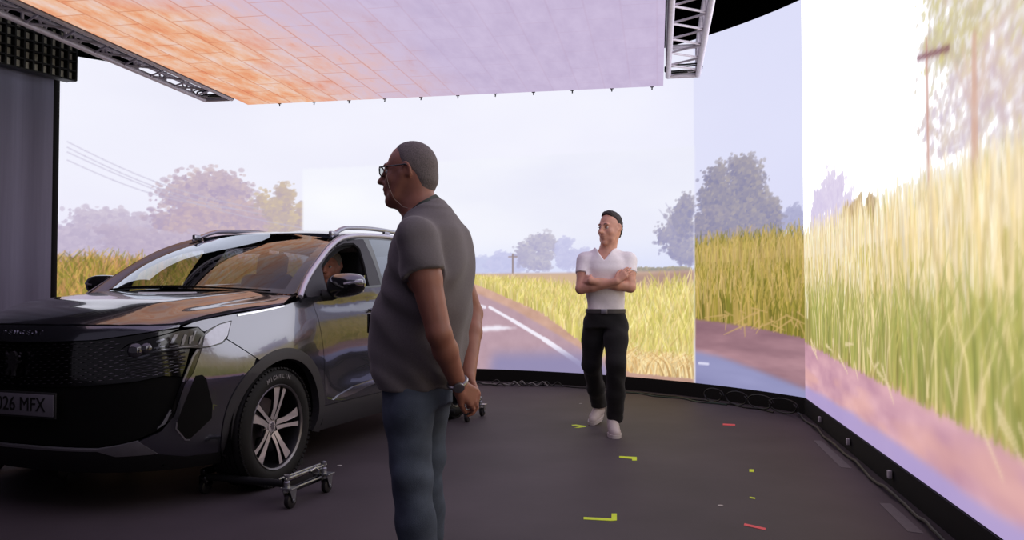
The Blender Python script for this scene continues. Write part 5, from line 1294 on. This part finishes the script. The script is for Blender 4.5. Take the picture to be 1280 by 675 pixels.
def shoe(name, M, m_up, m_sole, parent, L=.275, W=.052, lace=None):
    """M takes heel-to-toe x, left y, up z from the heel's ground point"""
    up = Soft((-.06, -.08, -.02), (L + .05, .08, .17), .005)
    up.cone((.04, 0, .045), (.10, 0, .045), .040, .043, .02).cone((.10, 0, .045), (L * .70, 0, .038), .043, .041, .02).cone((L * .70, 0, .036), (L * .86, .004, .030), .043, .034, .02)
    up.cone((.050, 0, .06), (.045, 0, .105), .040, .043, .02).cone((.07, 0, .085), (L * .52, 0, .060), .038, .032, .03)
    up.cut(lambda X, Y, Z: np.maximum(.014 - Z + 0 * X, Z - .118 + 0 * X) + 0 * Y)
    o = up.skin(name, m_up, parent, 2); o.data.transform(M)
    n = 40; pr = []
    for i in range(n):
        a = 2 * PI * i / n; x = L * .5 + L * .5 * math.cos(a); w = W * (1 + .10 * math.sin((x / L - .2) * 3)) * (.86 if x < L * .45 else 1.0)
        pr.append((x, w * math.copysign(abs(math.sin(a)) ** .72, math.sin(a))))
    MB().prism(pr, .026, M).build('sole', m_sole, o, auto=40)
    if lace:
        for i in range(5):
            x = .115 + i * .020; z = .101 - i * .0085
            MB().tube([M @ Vector((x, -.022, z - .010)), M @ Vector((x + .006, 0, z + .002)), M @ Vector((x, .022, z - .010))], .0032, 6).build('lace', lace, o)
    return o
for f_ in (fL, fR): shoe('shoe', Matrix.Translation((f_.x - .07, f_.y, 0)), m_shoeA, m_matt, man)
# spectacles with a neck cord, lanyard, badge, watch
gl = MB()
def hp(x, y, z): return HA @ Vector((x, y, z))
for q in (1, -1):
    gl.tube([hp(.1095 - .010 * abs(math.cos(t)) * 0 + 0, q * (.032 + .024 * math.copysign(abs(math.cos(t)) ** .7, math.cos(t))), -.006 + .017 * math.copysign(abs(math.sin(t)) ** .7, math.sin(t))) for t in np.linspace(0, 2 * PI, 29)[:-1]], .0026, 6, closed=True)
gl.tube([hp(.1095, -.009, .002), hp(.113, 0, .004), hp(.1095, .009, .002)], .0022, 6)
go = gl.build('spectacles', m_gloss, man)
for q in (1, -1):
    MB().tube([hp(.1095, q * .056, .004), hp(.100, q * .078, .005), hp(.040, q * .085, .004), hp(-.008, q * .088, .004), hp(-.026, q * .086, -.012)], .0028, 6).build('temple_arm', m_gloss, go)
    MB().add([hp(.1098, q * (.032 + .022 * math.copysign(abs(math.cos(t)) ** .7, math.cos(t))), -.006 + .0155 * math.copysign(abs(math.sin(t)) ** .7, math.sin(t))) for t in np.linspace(0, 2 * PI, 25)[:-1]], [tuple(range(24))]).build('spectacle_lens', m_sg, go, smooth=False)
    MB().tube([hp(.076, q * .0835, .003), hp(.074, q * .080, -.03), hp(.068, q * .074, -.075), hp(.052, q * .072, -.120), hp(.018, q * .072, -.155), hp(-.03, q * .064, -.170), hp(-.07, q * .03, -.160)], .0010, 5).build('neck_cord', mat('pale_cord', (160, 142, 136), .7), go)
lan = MB(); 
lp_ = [la(545, 246, .0), la(537, 250, .055), la(524, 257, .082), la(512, 268, .075), la(506, 282, .062)]
def ribbon(pts, w, th):
    V = []; F = []
    for i, p in enumerate(pts):
        for (a, b) in ((-w, 0), (w, 0)): V.append(Vector(p) + Vector((0, 0, a)))
        for (a, b) in ((w, 1), (-w, 1)): V.append(Vector(p) + Vector((0, 0, a)) + Vector((p[0] * .0 - .0, 0, 0)) + Vector((0, th if p[1] >= 0 else -th, 0)))
    for i in range(len(pts) - 1):
        for j in range(4): F.append((i * 4 + j, i * 4 + (j + 1) % 4, i * 4 + 4 + (j + 1) % 4, i * 4 + 4 + j))
    return V, F
def smooth_pts(P_, n):
    P_ = np.array([list(p) for p in P_]); t = np.arange(len(P_)); tt = np.linspace(0, len(P_) - 1, n)
    return [Vector([float(ip(x, t, P_[:, i])) for i in range(3)]) for x in tt]
m_lan = mat('dark_lanyard_webbing', (52, 58, 62), .7, noise=.15, scale=300)
lp_r = [Vector((p.x, -p.y, p.z)) for p in lp_]
lo_ = lan.add(*ribbon(smooth_pts(lp_, 16), .010, .003)).add(*ribbon(smooth_pts(lp_r, 16), .010, .003)).build('lanyard', m_lan, man)
MB().tube([lp_[-1], Vector((.112, .045, 1.30)), Vector((.138, .04, 1.20)), Vector((.178, .035, 1.09)), Vector((.204, .03, 1.045))], .003, 6).tube([lp_r[-1], Vector((.112, -.03, 1.30)), Vector((.138, 0, 1.20)), Vector((.178, .02, 1.09)), Vector((.204, .03, 1.045))], .003, 6).build('lanyard_strap', m_lan, lo_)
MB().box((.218, .03, 1.005), (.008, .055, .075), bev=.003).build('badge_card', m_gloss, lo_)
wd = (wrL - elL).normalized(); wc = wrL - wd * .012; ua = wd.cross(Vector((0, 0, 1))).normalized(); ub = wd.cross(ua)
wt = MB().tube([wc + (ua * math.cos(t) + ub * math.sin(t)) * .0335 for t in np.linspace(0, 2 * PI, 33)[:-1]], .0075, 8, closed=True).build('watch', mat('steel_watch', (150, 148, 152), .3, .9), man)
wn = (wc - Vector((.2, -.1, wc.z))).normalized(); wn = (Vector((-.35, .9, .1)) - wd * Vector((-.35, .9, .1)).dot(wd)).normalized()
Wm = Matrix.Translation(wc + wn * .033) @ wn.to_track_quat('Z', 'Y').to_matrix().to_4x4()
MB().lathe([(.019, -.004), (.021, .002), (.020, .006), (.017, .008), (0, .008)], 28, Wm).build('watch_case', mat('steel_watch', (150, 148, 152), .3, .9), wt)
# ------------------------------------------------------------------ the man with folded arms
B_Y = 6.42; B_YAW = math.radians(-102)
pB0 = at_y(757, 400, B_Y)
man2 = empty('person', (pB0.x, B_Y, 0), B_YAW)
tag(man2, 'man in a white V-neck T-shirt and black trousers walking with folded arms', 'person')
MBi = (Matrix.Translation((pB0.x, B_Y, 0)) @ Matrix.Rotation(B_YAW, 4, 'Z')).inverted()
def pl(px, py, Y): return MBi @ at_y(px, py, Y)
skB = skin_mat('fair_warm_skin', (206, 152, 134)); m_brown = mat('dark_brown_hair', (44, 34, 34), .7, noise=.35, scale=200, bump=.5, bscale=420)
hB = pl(763, 282.5, 6.40)
HB = Matrix.Translation(hB) @ Matrix.Rotation(math.radians(-32), 4, 'Z') @ Matrix.Rotation(math.radians(6), 4, 'Y') @ Matrix.Scale(1.04, 4)
S2 = Soft((-.40, -.34, 0), (.42, .34, 1.82), .0058)
S2.M = HB; head_solids(S2); S2.M = Matrix.Identity(4)
S2.cone(HB @ Vector((-.015, 0, -.06)), pl(759, 318, 6.42), .060, .062, .03).cone(pl(759, 312, 6.42), pl(758, 328, 6.43), .062, .075, .03)
S2.column([.88, 1.0, 1.15, 1.28, 1.36, 1.43], [0, 0, 0, .0, 0, -.01], [0] * 6, [.09, .095, .11, .118, .10, .05], [.13, .13, .145, .165, .16, .07], .03)
sR, sL = pl(732, 327, 6.44), pl(785, 327, 6.40)
eR, eL = pl(726, 361, 6.34), pl(788, 359, 6.30)
wR, wL = pl(771, 352, 6.215), pl(738, 351, 6.25)
for (a, e, w) in ((sR, eR, wR), (sL, eL, wL)):
    S2.chain([a, a * .55 + e * .45, e], [.056, .052, .042], .02); S2.chain([e, e * .66 + w * .34, w], [.042, .043, .028], .012)
    S2.cone(a, (a.x, 0, a.z), .05, .08, .04)
hand_solids(S2, wR, pl(781, 342, 6.215) - wR, (.85, .1, .5), -1, (.5, .5, .55, .6), .05, (.6, .3), .005)
hand_solids(S2, wL, pl(724, 346, 6.42) - wL, (.95, 0, .2), 1, (.45, .5, .5, .5), .02, (.4, .2), .005)
hR_, hL_ = pl(744, 396, 6.46), pl(770, 396, 6.42); kR_, kL_ = pl(739.5, 455, 6.52), pl(770, 455, 6.26)
aR_, aL_ = pl(749, 508, 6.95), pl(769, 523, 6.40)
for (h, k, f) in ((hR_, kR_, aR_), (hL_, kL_, aL_)): S2.chain([h, k, f], [.078, .052, .038], .02)
body2 = S2.skin('body', skB, man2)
eyes(body2, HB, -.25)
H2 = Soft(HB.translation - Vector((.17, .17, .17)), HB.translation + Vector((.17, .17, .17)), .0045); H2.M = HB
H2.ell((-.010, 0, .012), (.1035, .081, .105), .01).ell((.020, 0, .090), (.045, .050, .028), .02).cone((-.050, 0, -.04), (-.046, 0, -.078), .062, .054, .02)
HAi = HB.inverted()
H2.cut(hcut(([-.10, -.06, -.03, 0.0, .03, .06, .085, .11, .13], [-.040, -.030, .0, .012, .018, .030, .052, .070, .07])))
H2.fold(thin(([-.10, -.06, -.03, 0.0, .03, .06, .085, .11, .13], [-.040, -.030, .0, .012, .018, .030, .052, .070, .07]), .004))
H2.fold(lambda X, Y, Z: 0.0030 * np.sin(X * 150 + 3 * np.sin(Z * 60)) * np.sin(Y * 190 + Z * 120))
H2.skin('hair', m_brown, man2, 1)
for q in (1, -1): MB().tube([HB @ Vector((.096 + .004 * math.cos(t * 3), q * (.010 + .038 * t), .014 + .007 * math.sin(t * 3))) for t in np.linspace(0, 1, 7)], [.002, .0034, .004, .0038, .003, .0025, .0015], 6).build('eyebrow', m_brown, man2)
m_wht = mat('white_cotton', (238, 231, 240), .9, spec=.2, noise=.04, scale=60, bump=.15, bscale=500, sheen=.1)
T2 = Soft((-.36, -.34, .88), (.40, .34, 1.56), .0062)
T2.column([.955, 1.02, 1.10, 1.20, 1.30, 1.365, 1.41, 1.44, 1.48], [.0, .0, .0, .004, .004, -.002, -.004, -.004, -.004], [0] * 9, [.105, .106, .114, .126, .130, .120, .104, .094, .080], [.150, .152, .158, .172, .190, .182, .140, .102, .078], .02, 2.2)
for (a, e) in ((sR, eR), (sL, eL)):
    end = a * .50 + e * .50; T2.chain([Vector((a.x * .5, a.y * .6, a.z + .030)), a + Vector((0, 0, .008)), end], [.050, .066, .068], .03)
    dd = (e - a).normalized(); pe = a * .52 + e * .48; sl, X, Y, Z = T2.win(T2.lo, T2.lo + T2.h * T2.n)
    cutd = ((X - pe.x) * dd.x + (Y - pe.y) * dd.y + (Z - pe.z) * dd.z); near = np.sqrt((X - pe.x) ** 2 + (Y - pe.y) ** 2 + (Z - pe.z) ** 2) < .10
    T2.d = np.where(near & (cutd > 0) & (np.abs(Y) > .145), np.maximum(T2.d, cutd.astype(np.float32)), T2.d)
for q in (1, -1): T2.cone((-.015, q * .10, 1.395), (-.015, q * .060, 1.455), .050, .034, .04)
T2.cone((-.06, 0, 1.40), (-.05, 0, 1.475), .06, .05, .04)
T2.fold(lambda X, Y, Z: .0045 * np.sin(Z * 24 + Y * 20 + 1.8 * np.sin(Y * 16 - Z * 8)) * sm(Z, 1.40, 1.25) + .003 * np.sin(Y * 44 + 2 * np.sin(Z * 12)) * sm(Z, 1.12, 1.0))
T2.cut(lambda X, Y, Z: np.where(X > 0, Z - (1.376 + 1.35 * np.abs(Y)), Z - 1.466 + 0 * Y) * .6)
T2.cut(lambda X, Y, Z: .958 - Z + 0 * X + 0 * Y)
tee2 = T2.skin('t_shirt', m_wht, man2, 2)
m_trs = mat('black_trouser_cloth', (26, 25, 30), .85, spec=.25, noise=.15, scale=60, bump=.25, bscale=500, sheen=.1)
J2 = Soft((-.62, -.30, .02), (.42, .30, 1.02), .0066)
J2.column([.84, .92, 1.0], [.0, .0, 0], [0, 0, 0], [.112, .108, .105], [.165, .158, .150], .03, 2.3)
for (h, k, f) in ((hR_, kR_, aR_), (hL_, kL_, aL_)):
    m1 = h * .5 + k * .5; J2.chain([Vector((h.x, h.y, .86)), m1, k, k * .45 + f * .55, Vector((f.x, f.y, f.z + .02))], [.098, .092, .076, .072, .066], .03)
J2.fold(lambda X, Y, Z: .0045 * np.sin(Z * 42 + Y * 30 + 2 * np.sin(X * 20)) * (sm(Z, .62, .45) * sm(Z, .30, .42) + .9 * sm(Z, .26, .12) + .5 * sm(Z, .74, .84)))
J2.cut(lambda X, Y, Z: np.where(X > -.05, .085, .128) - Z + 0 * Y)
J2.cut(lambda X, Y, Z: Z - .985 + 0 * X + 0 * Y)
jn2 = J2.skin('trousers', m_trs, man2, 2)
bt = MB(); n = 60; V = []; F = []
for i in range(n):
    t = 2 * PI * i / n; cx_, cy_ = math.copysign(abs(math.cos(t)) ** .9, math.cos(t)), math.copysign(abs(math.sin(t)) ** .9, math.sin(t))
    for (r, z) in ((.0, .955), (.006, .957), (.006, .988), (0, .990)): V.append(((.108 + r) * cx_, (.154 + r) * cy_, z))
for i in range(n):
    for j in range(4): F.append((i * 4 + j, i * 4 + (j + 1) % 4, ((i + 1) % n) * 4 + (j + 1) % 4, ((i + 1) % n) * 4 + j))
belt_o = bt.add(V, F).build('belt', mat('dark_grey_belt', (64, 60, 64), .5, noise=.1), man2)
MB().box((.117, 0, .972), (.008, .05, .036), bev=.003).build('buckle', m_steel, belt_o)
m_snk = mat('off_white_canvas', (196, 184, 186), .75, noise=.05, scale=90); m_sole = mat('white_rubber_sole', (206, 198, 200), .6, noise=.04); m_lace = mat('white_lace', (222, 216, 218), .8)
def placed_shoe(heel_px, toe_px, hY, tY, hz=0.0):
    h = pl(*heel_px, hY); t = pl(*toe_px, tY); h.z = hz; t.z = 0.0; L = .285; d = (t - h).normalized(); u = Vector((0, 0, 1)); l = u.cross(d).normalized(); u = d.cross(l)
    M = Matrix(((d.x, l.x, u.x, t.x - d.x * L), (d.y, l.y, u.y, t.y - d.y * L), (d.z, l.z, u.z, t.z - d.z * L), (0, 0, 0, 1)))
    return shoe('sneaker', M, m_snk, m_sole, man2, L, .050, m_lace)
placed_shoe((751, 520), (739, 531), 7.00, 6.78, .055); placed_shoe((765, 536), (770, 549), 6.46, 6.16)

# ------------------------------------------------------------------ the driver at the wheel
cw_m = Matrix.Translation((car_o[0], car_o[1], 0)) @ Matrix.Rotation(-CAR_A, 4, 'Z')
d0 = cw_m @ Vector((.37, 1.36, .70))
drv = empty('person', d0, -CAR_A - PI / 2)
tag(drv, 'grey-haired driver seen through the open front window of the car', 'person')
skD = skin_mat('ruddy_skin', (196, 132, 112)); m_fairh = mat('grey_blond_hair', (150, 136, 124), .8, noise=.3, scale=200, bump=.4)
HD = Matrix.Translation((-.045, -.005, .640)) @ Matrix.Rotation(math.radians(10), 4, 'Z') @ Matrix.Rotation(math.radians(10), 4, 'Y')
D = Soft((-.36, -.32, -.12), (.56, .32, .80), .0062); D.M = HD; head_solids(D); D.M = Matrix.Identity(4)
D.cone((-.05, 0, .58), (-.09, 0, .44), .056, .075, .03)
D.column([.0, .15, .30, .40, .46], [-.10, -.10, -.10, -.10, -.10], [0] * 5, [.10, .11, .11, .09, .05], [.15, .155, .165, .15, .07], .03)
for q in (1, -1):
    a, e, w = Vector((-.09, q * .185, .39)), Vector((.09, q * .235, .16)), Vector((.285, q * .155, .335))
    D.chain([a, e], [.052, .042], .02).chain([e, w], [.042, .028], .012); hand_solids(D, w, (.55, -q * .2, .75), (-.8, 0, .6), -q, (.9, .9, .95, 1.0), .02, (.5, .3))
    D.chain([Vector((-.06, q * .09, .02)), Vector((.36, q * .11, .06)), Vector((.50, q * .11, -.10))], [.082, .055, .045], .02)
bd = D.skin('body', skD, drv); eyes(bd, HD)
H3 = Soft(HD.translation - Vector((.16, .16, .16)), HD.translation + Vector((.16, .16, .16)), .0046); H3.M = HD
H3.ell((-.006, 0, .008), (.105, .083, .106), .01).cone((-.045, 0, -.05), (-.040, 0, -.080), .062, .056, .02); HAi = HD.inverted()
H3.cut(hcut(([-.10, -.06, -.03, 0.0, .03, .06, .085, .11], [-.040, -.030, .0, .025, .045, .060, .075, .09])))
H3.skin('hair', m_fairh, drv, 1)
TD = Soft((-.34, -.34, -.04), (.20, .34, .56), .007)
TD.column([-.02, .15, .30, .40, .455], [-.10, -.10, -.10, -.10, -.10], [0] * 5, [.125, .128, .128, .105, .07], [.172, .172, .185, .17, .09], .02, 2.2)
for q in (1, -1): TD.chain([Vector((-.09, q * .12, .40)), Vector((-.09, q * .185, .39)), Vector((0, q * .21, .275))], [.05, .066, .062], .03)
TD.skin('polo_shirt', mat('dark_navy_cotton', (38, 40, 52), .9, noise=.1), drv, 2)

# ------------------------------------------------------------------ wheel dollies under the tyres
m_zinc = mat('zinc_plated_steel', (170, 172, 180), .3, .9, noise=.15, scale=60)
m_cast = mat('dark_caster_tread', (30, 28, 32), .5, noise=.1)
def dolly(o, y_mid, x_out, q, label, y0=-.19, y1=.19, span=(-.24, .24)):
    """local frame of the car; q = +1 on its left"""
    t = empty('wheel_dolly', cw_m @ Vector((q * x_out, y_mid, 0)), -CAR_A); tag(t, label, 'wheel dolly', 'wheel dollies under the car')
    fr = MB()
    fr.box((-q * .035, (y0 + y1) / 2, .120), (.045, y1 - y0 - .03, .055), bev=.006)
    fr.box((-q * .035, (y0 + y1) / 2, .078), (.030, y1 - y0 - .03, .022), bev=.004)
    fro = fr.build('side_beam', m_gloss, t)
    for (z, dx) in ((.152, .022), (.150, -.018), (.094, .030)): MB().tube([(-q * .035 + q * dx, y0 - .02, z), (-q * .035 + q * dx, y1 + .02, z)], .006, 8).build('chrome_rail', m_zinc, fro)
    for y in (y0, y1):
        MB().lathe([(.017, .105), (.017, .135), (.012, .140), (.012, .160), (.016, .163), (.016, .172), (0, .176)], 16, Matrix.Translation((-q * .015, y, 0))).build('swivel_post', m_zinc, fro)
        ca = MB().box((0, y, .106), (.075, .065, .008), bev=.002)
        for s_ in (-1, 1): ca.add([Vector((s_ * .023 + a_, y + b_, c_)) for a_ in (-.002, .002) for b_, c_ in ((-.030, .104), (.030, .104), (.018, .034), (.002, .028))], [(0, 1, 2, 3), (7, 6, 5, 4), (0, 4, 5, 1), (1, 5, 6, 2), (2, 6, 7, 3), (3, 7, 4, 0)])
        co = ca.build('caster_fork', m_zinc, t, smooth=False)
        Mw = Matrix.Translation((0, y + .008, .0385)) @ Matrix.Rotation(PI / 2, 4, 'Y')
        MB().lathe([(.012, -.017), (.030, -.017), (.038, -.012), (.0385, 0), (.038, .012), (.030, .017), (.012, .017)], 28, Mw).build('caster_wheel', m_cast, co)
        MB().lathe([(.009, -.028), (.009, .028)], 10, Mw).build('axle_bolt', m_zinc, co)
    # rollers reach inwards either side of the tyre, with casters at their far ends
    for y in span:
        MB().tube([(-q * (.10 if y < 0 else .34), y, .095), (-q * .62, y, .095)], .020, 14).build('roller', m_plast, t)
        MB().box((-q * .62, y, .075), (.05, .06, .06), bev=.006).build('roller_bracket', m_gloss, t)
        Mw = Matrix.Translation((-q * .62, y * 1.08, .0385)) @ Matrix.Rotation(PI / 2, 4, 'Y'); MB().lathe([(.012, -.017), (.030, -.017), (.038, -.012), (.0385, 0), (.038, .012), (.030, .017), (.012, .017)], 24, Mw).build('caster_wheel', m_cast, t)
    ys = [span[0], span[1]]; MB().box((-q * .62, (span[0] + span[1]) / 2, .125), (.03, span[1] - span[0] + .06, .035), bev=.005).build('link_bar', m_gloss, t)
    hk = MB().tube([(q * .0, .02, .150), (q * .012, .05, .165), (q * .016, .075, .148), (q * .005, .09, .130)], .006, 8).build('release_pin', m_zinc, t)
    return t
dolly(car, -.205, 1.235, 1, 'wheel dolly with chrome casters at the near front tyre of the car', -.175, .175, (-.065, .445))
dolly(car, 2.655, 1.065, 1, 'wheel dolly under the rear tyre, its casters peeping out past the clasped hands', -.18, .18, (-.22, .26))
dolly(car, -.02, 1.06, -1, 'wheel dolly in the dark under the front tyre on the far side of the car', -.18, .18, (-.23, .27))

# ------------------------------------------------------------------ marks on the floor, cables, clips
m_ylw = mat('neon_yellow_tape', (214, 236, 40), .6, noise=.05); m_redt = mat('coral_red_tape', (236, 84, 96), .6, noise=.05)
def tape(name, pts, m, label, group=None):
    q = [on_z(x, y, 0.0) for x, y in pts]; c = sum(q, Vector()) / len(q)
    o = MB().prism([(p.x - c.x, p.y - c.y) for p in q], .0016).build(name, m, smooth=False); o.location = (c.x, c.y, .0002); return tag(o, label, 'tape mark', group)
tape('tape_mark', [(714.5, 531.2), (720, 530.8), (732.5, 532.8), (732.5, 533.6), (722, 535), (718, 534.6), (725, 533.3), (715, 532.2)], m_ylw, 'yellow tape in a V on the floor beside the white sneakers')
tape('tape_mark', [(774, 570.3), (774, 572.2), (790, 573.8), (790, 575.8), (796, 575.8), (796, 571.4)], m_ylw, 'small yellow L of tape on the floor in front of the man with folded arms')
tape('tape_mark', [(729.5, 646.6), (729.5, 649.4), (764, 651.4), (771, 650.8), (771, 642.2), (764.4, 642.2), (764.4, 648.4)], m_ylw, 'big yellow L of tape at the bottom of the picture')
tape('tape_mark', [(936.6, 586.8), (942.4, 587), (942.4, 590.2), (936.6, 590)], m_ylw, 'tiny yellow square of tape on the open floor')
tape('tape_mark', [(937, 621.2), (944, 622.4), (944, 624), (937, 622.8)], m_ylw, 'thin yellow scrap of tape in front of the yellow square')
tape('tape_mark', [(903.5, 529.6), (919, 530.4), (919, 532.4), (903.5, 531.6)], m_redt, 'far red strip of tape on the floor near the video screen')
tape('tape_mark', [(930.5, 654.4), (957.5, 660.4), (956.5, 663), (929.8, 657)], m_redt, 'near red strip of tape at the lower right of the floor')
m_pap = mat('white_paper_scrap', (190, 184, 186), .8)
for (x, y, lb) in ((726, 504.5, 'white scrap on the floor left of the walking man'), (424.5, 582, 'white crumb on the floor just right of the wheel dolly'), (900.5, 632, 'pale crumb on the floor above the near red tape strip')):
    q = on_z(x, y, 0); o = MB().prism([(-.016, -.006), (.004, -.012), (.016, .002), (.002, .010), (-.012, .007)], .003).build('paper_scrap', m_pap, smooth=False); o.location = q; tag(o, lb, 'scrap')
m_cab = mat('black_cable_rubber', (18, 18, 20), .5, noise=.1); m_cabg = mat('dark_green_cable', (24, 52, 46), .5, noise=.1); m_cabw = mat('pale_grey_cable', (120, 116, 122), .5, noise=.15)
def arc_pt(px, r, z):
    u, _ = arc_uz(px, 470); p = arc_pos(np.array(u), np.array(0.0)); d = np.array([p[0] - CX, p[1] - CY]) / RW; return Vector((CX + d[0] * r, CY + d[1] * r, z))
def cable(pts, r, m, label, group=None):
    return tag(MB().tube(smooth_pts(pts, len(pts) * 6), r, 8).build('cable', m), label, 'cable', group)
rr = random.Random(5)
for k in range(5):
    x0 = 596 + k * 16; pts = [arc_pt(x0 + i * 7, 4.44 + .03 * rr.random() + .060 * k, .012 + .05 * rr.random() * (i % 2)) for i in range(9)]
    cable(pts, .008, m_cabw if k % 2 else m_cab, 'tangled cable lying at the foot of the curved screen beside the clasped hands', 'cable tangle by the road picture')
for k in range(4):
    x0 = 905 + k * 30; c = arc_pt(x0, 4.80, .075); tn = (arc_pt(x0 + 4, 4.80, .075) - c).normalized()
    cable([c + tn * (.12 + .02 * k) * math.cos(t) + Vector((-.02 * t * .3, -.03 * t * .3, .062 * math.sin(t))) for t in np.linspace(0, 2 * PI * 1.1, 14)], .007, m_cab, 'loop of black cable at the foot of the curved screen near the right corner', 'cable loops near the right corner')
cable([arc_pt(x, 4.66 + .04 * math.sin(x * .11), .009) for x in np.linspace(800, 930, 14)], .007, m_cabg, 'green cable running along the foot of the curved screen')
cable([arc_pt(x, 4.74 + .025 * math.sin(x * .17), .009) for x in np.linspace(655, 990, 30)], .008, m_cab, 'long black cable along the foot of the curved screen')
def rw_pt(px, py, off, z):
    q = on_z(px, py, 0); u = (np.array([q.x, q.y]) - C0) @ DW; p = C0 + DW * u - NW * off; return Vector((p[0], p[1], z)), u
for (px, py, wh) in ((1038, 536, 'farthest'), (1076, 566, 'middle'), (1131, 610, 'nearest')):
    p, u = rw_pt(px, py, .026, .075); o = MB().box((0, 0, 0), (.035, .022, .045), rzR, bev=.004).build('cable_clip', mat('white_plastic', (206, 202, 206), .5), None); o.location = p
    tag(o, wh + ' of three small white clips on the black foot of the right-hand screen', 'clip', 'white clips along the right-hand screen')
pts = []
for k, u in enumerate(np.linspace(.1, 5.6, 40)):
    p = C0 + DW * u - NW * (.075 + .025 * math.sin(u * 5.3) * .3 + .004 * math.sin(u * 17)); pts.append(Vector((p[0], p[1], .012 + .012 * (math.sin(u * 9) > .6))))
cable(pts, .010, m_cab, 'black cable running along the floor below the right-hand screen')
m_gaf = mat('grey_gaffer_tape', (96, 92, 98), .7, noise=.1)
for (a, b, lb) in (((1058, 552), (1094, 586), 'grey tape strip on the floor at the right-hand screen, the farther one'), ((1165, 632), (1200, 668), 'grey tape strip on the floor at the right-hand screen, the nearer one')):
    p, u0_ = rw_pt(*a, .0, 0); p2, u1_ = rw_pt(*b, 0, 0); c = C0 + DW * (u0_ + u1_) / 2 - NW * .15
    o = MB().prism([(-abs(u1_ - u0_) / 2, -.03), (abs(u1_ - u0_) / 2, -.035), (abs(u1_ - u0_) / 2 + .02, .03), (-abs(u1_ - u0_) / 2, .028)], .0014).build('gaffer_strip', m_gaf, smooth=False); o.location = (c[0], c[1], .0002); o.rotation_euler = (0, 0, rzR); tag(o, lb, 'tape strip')
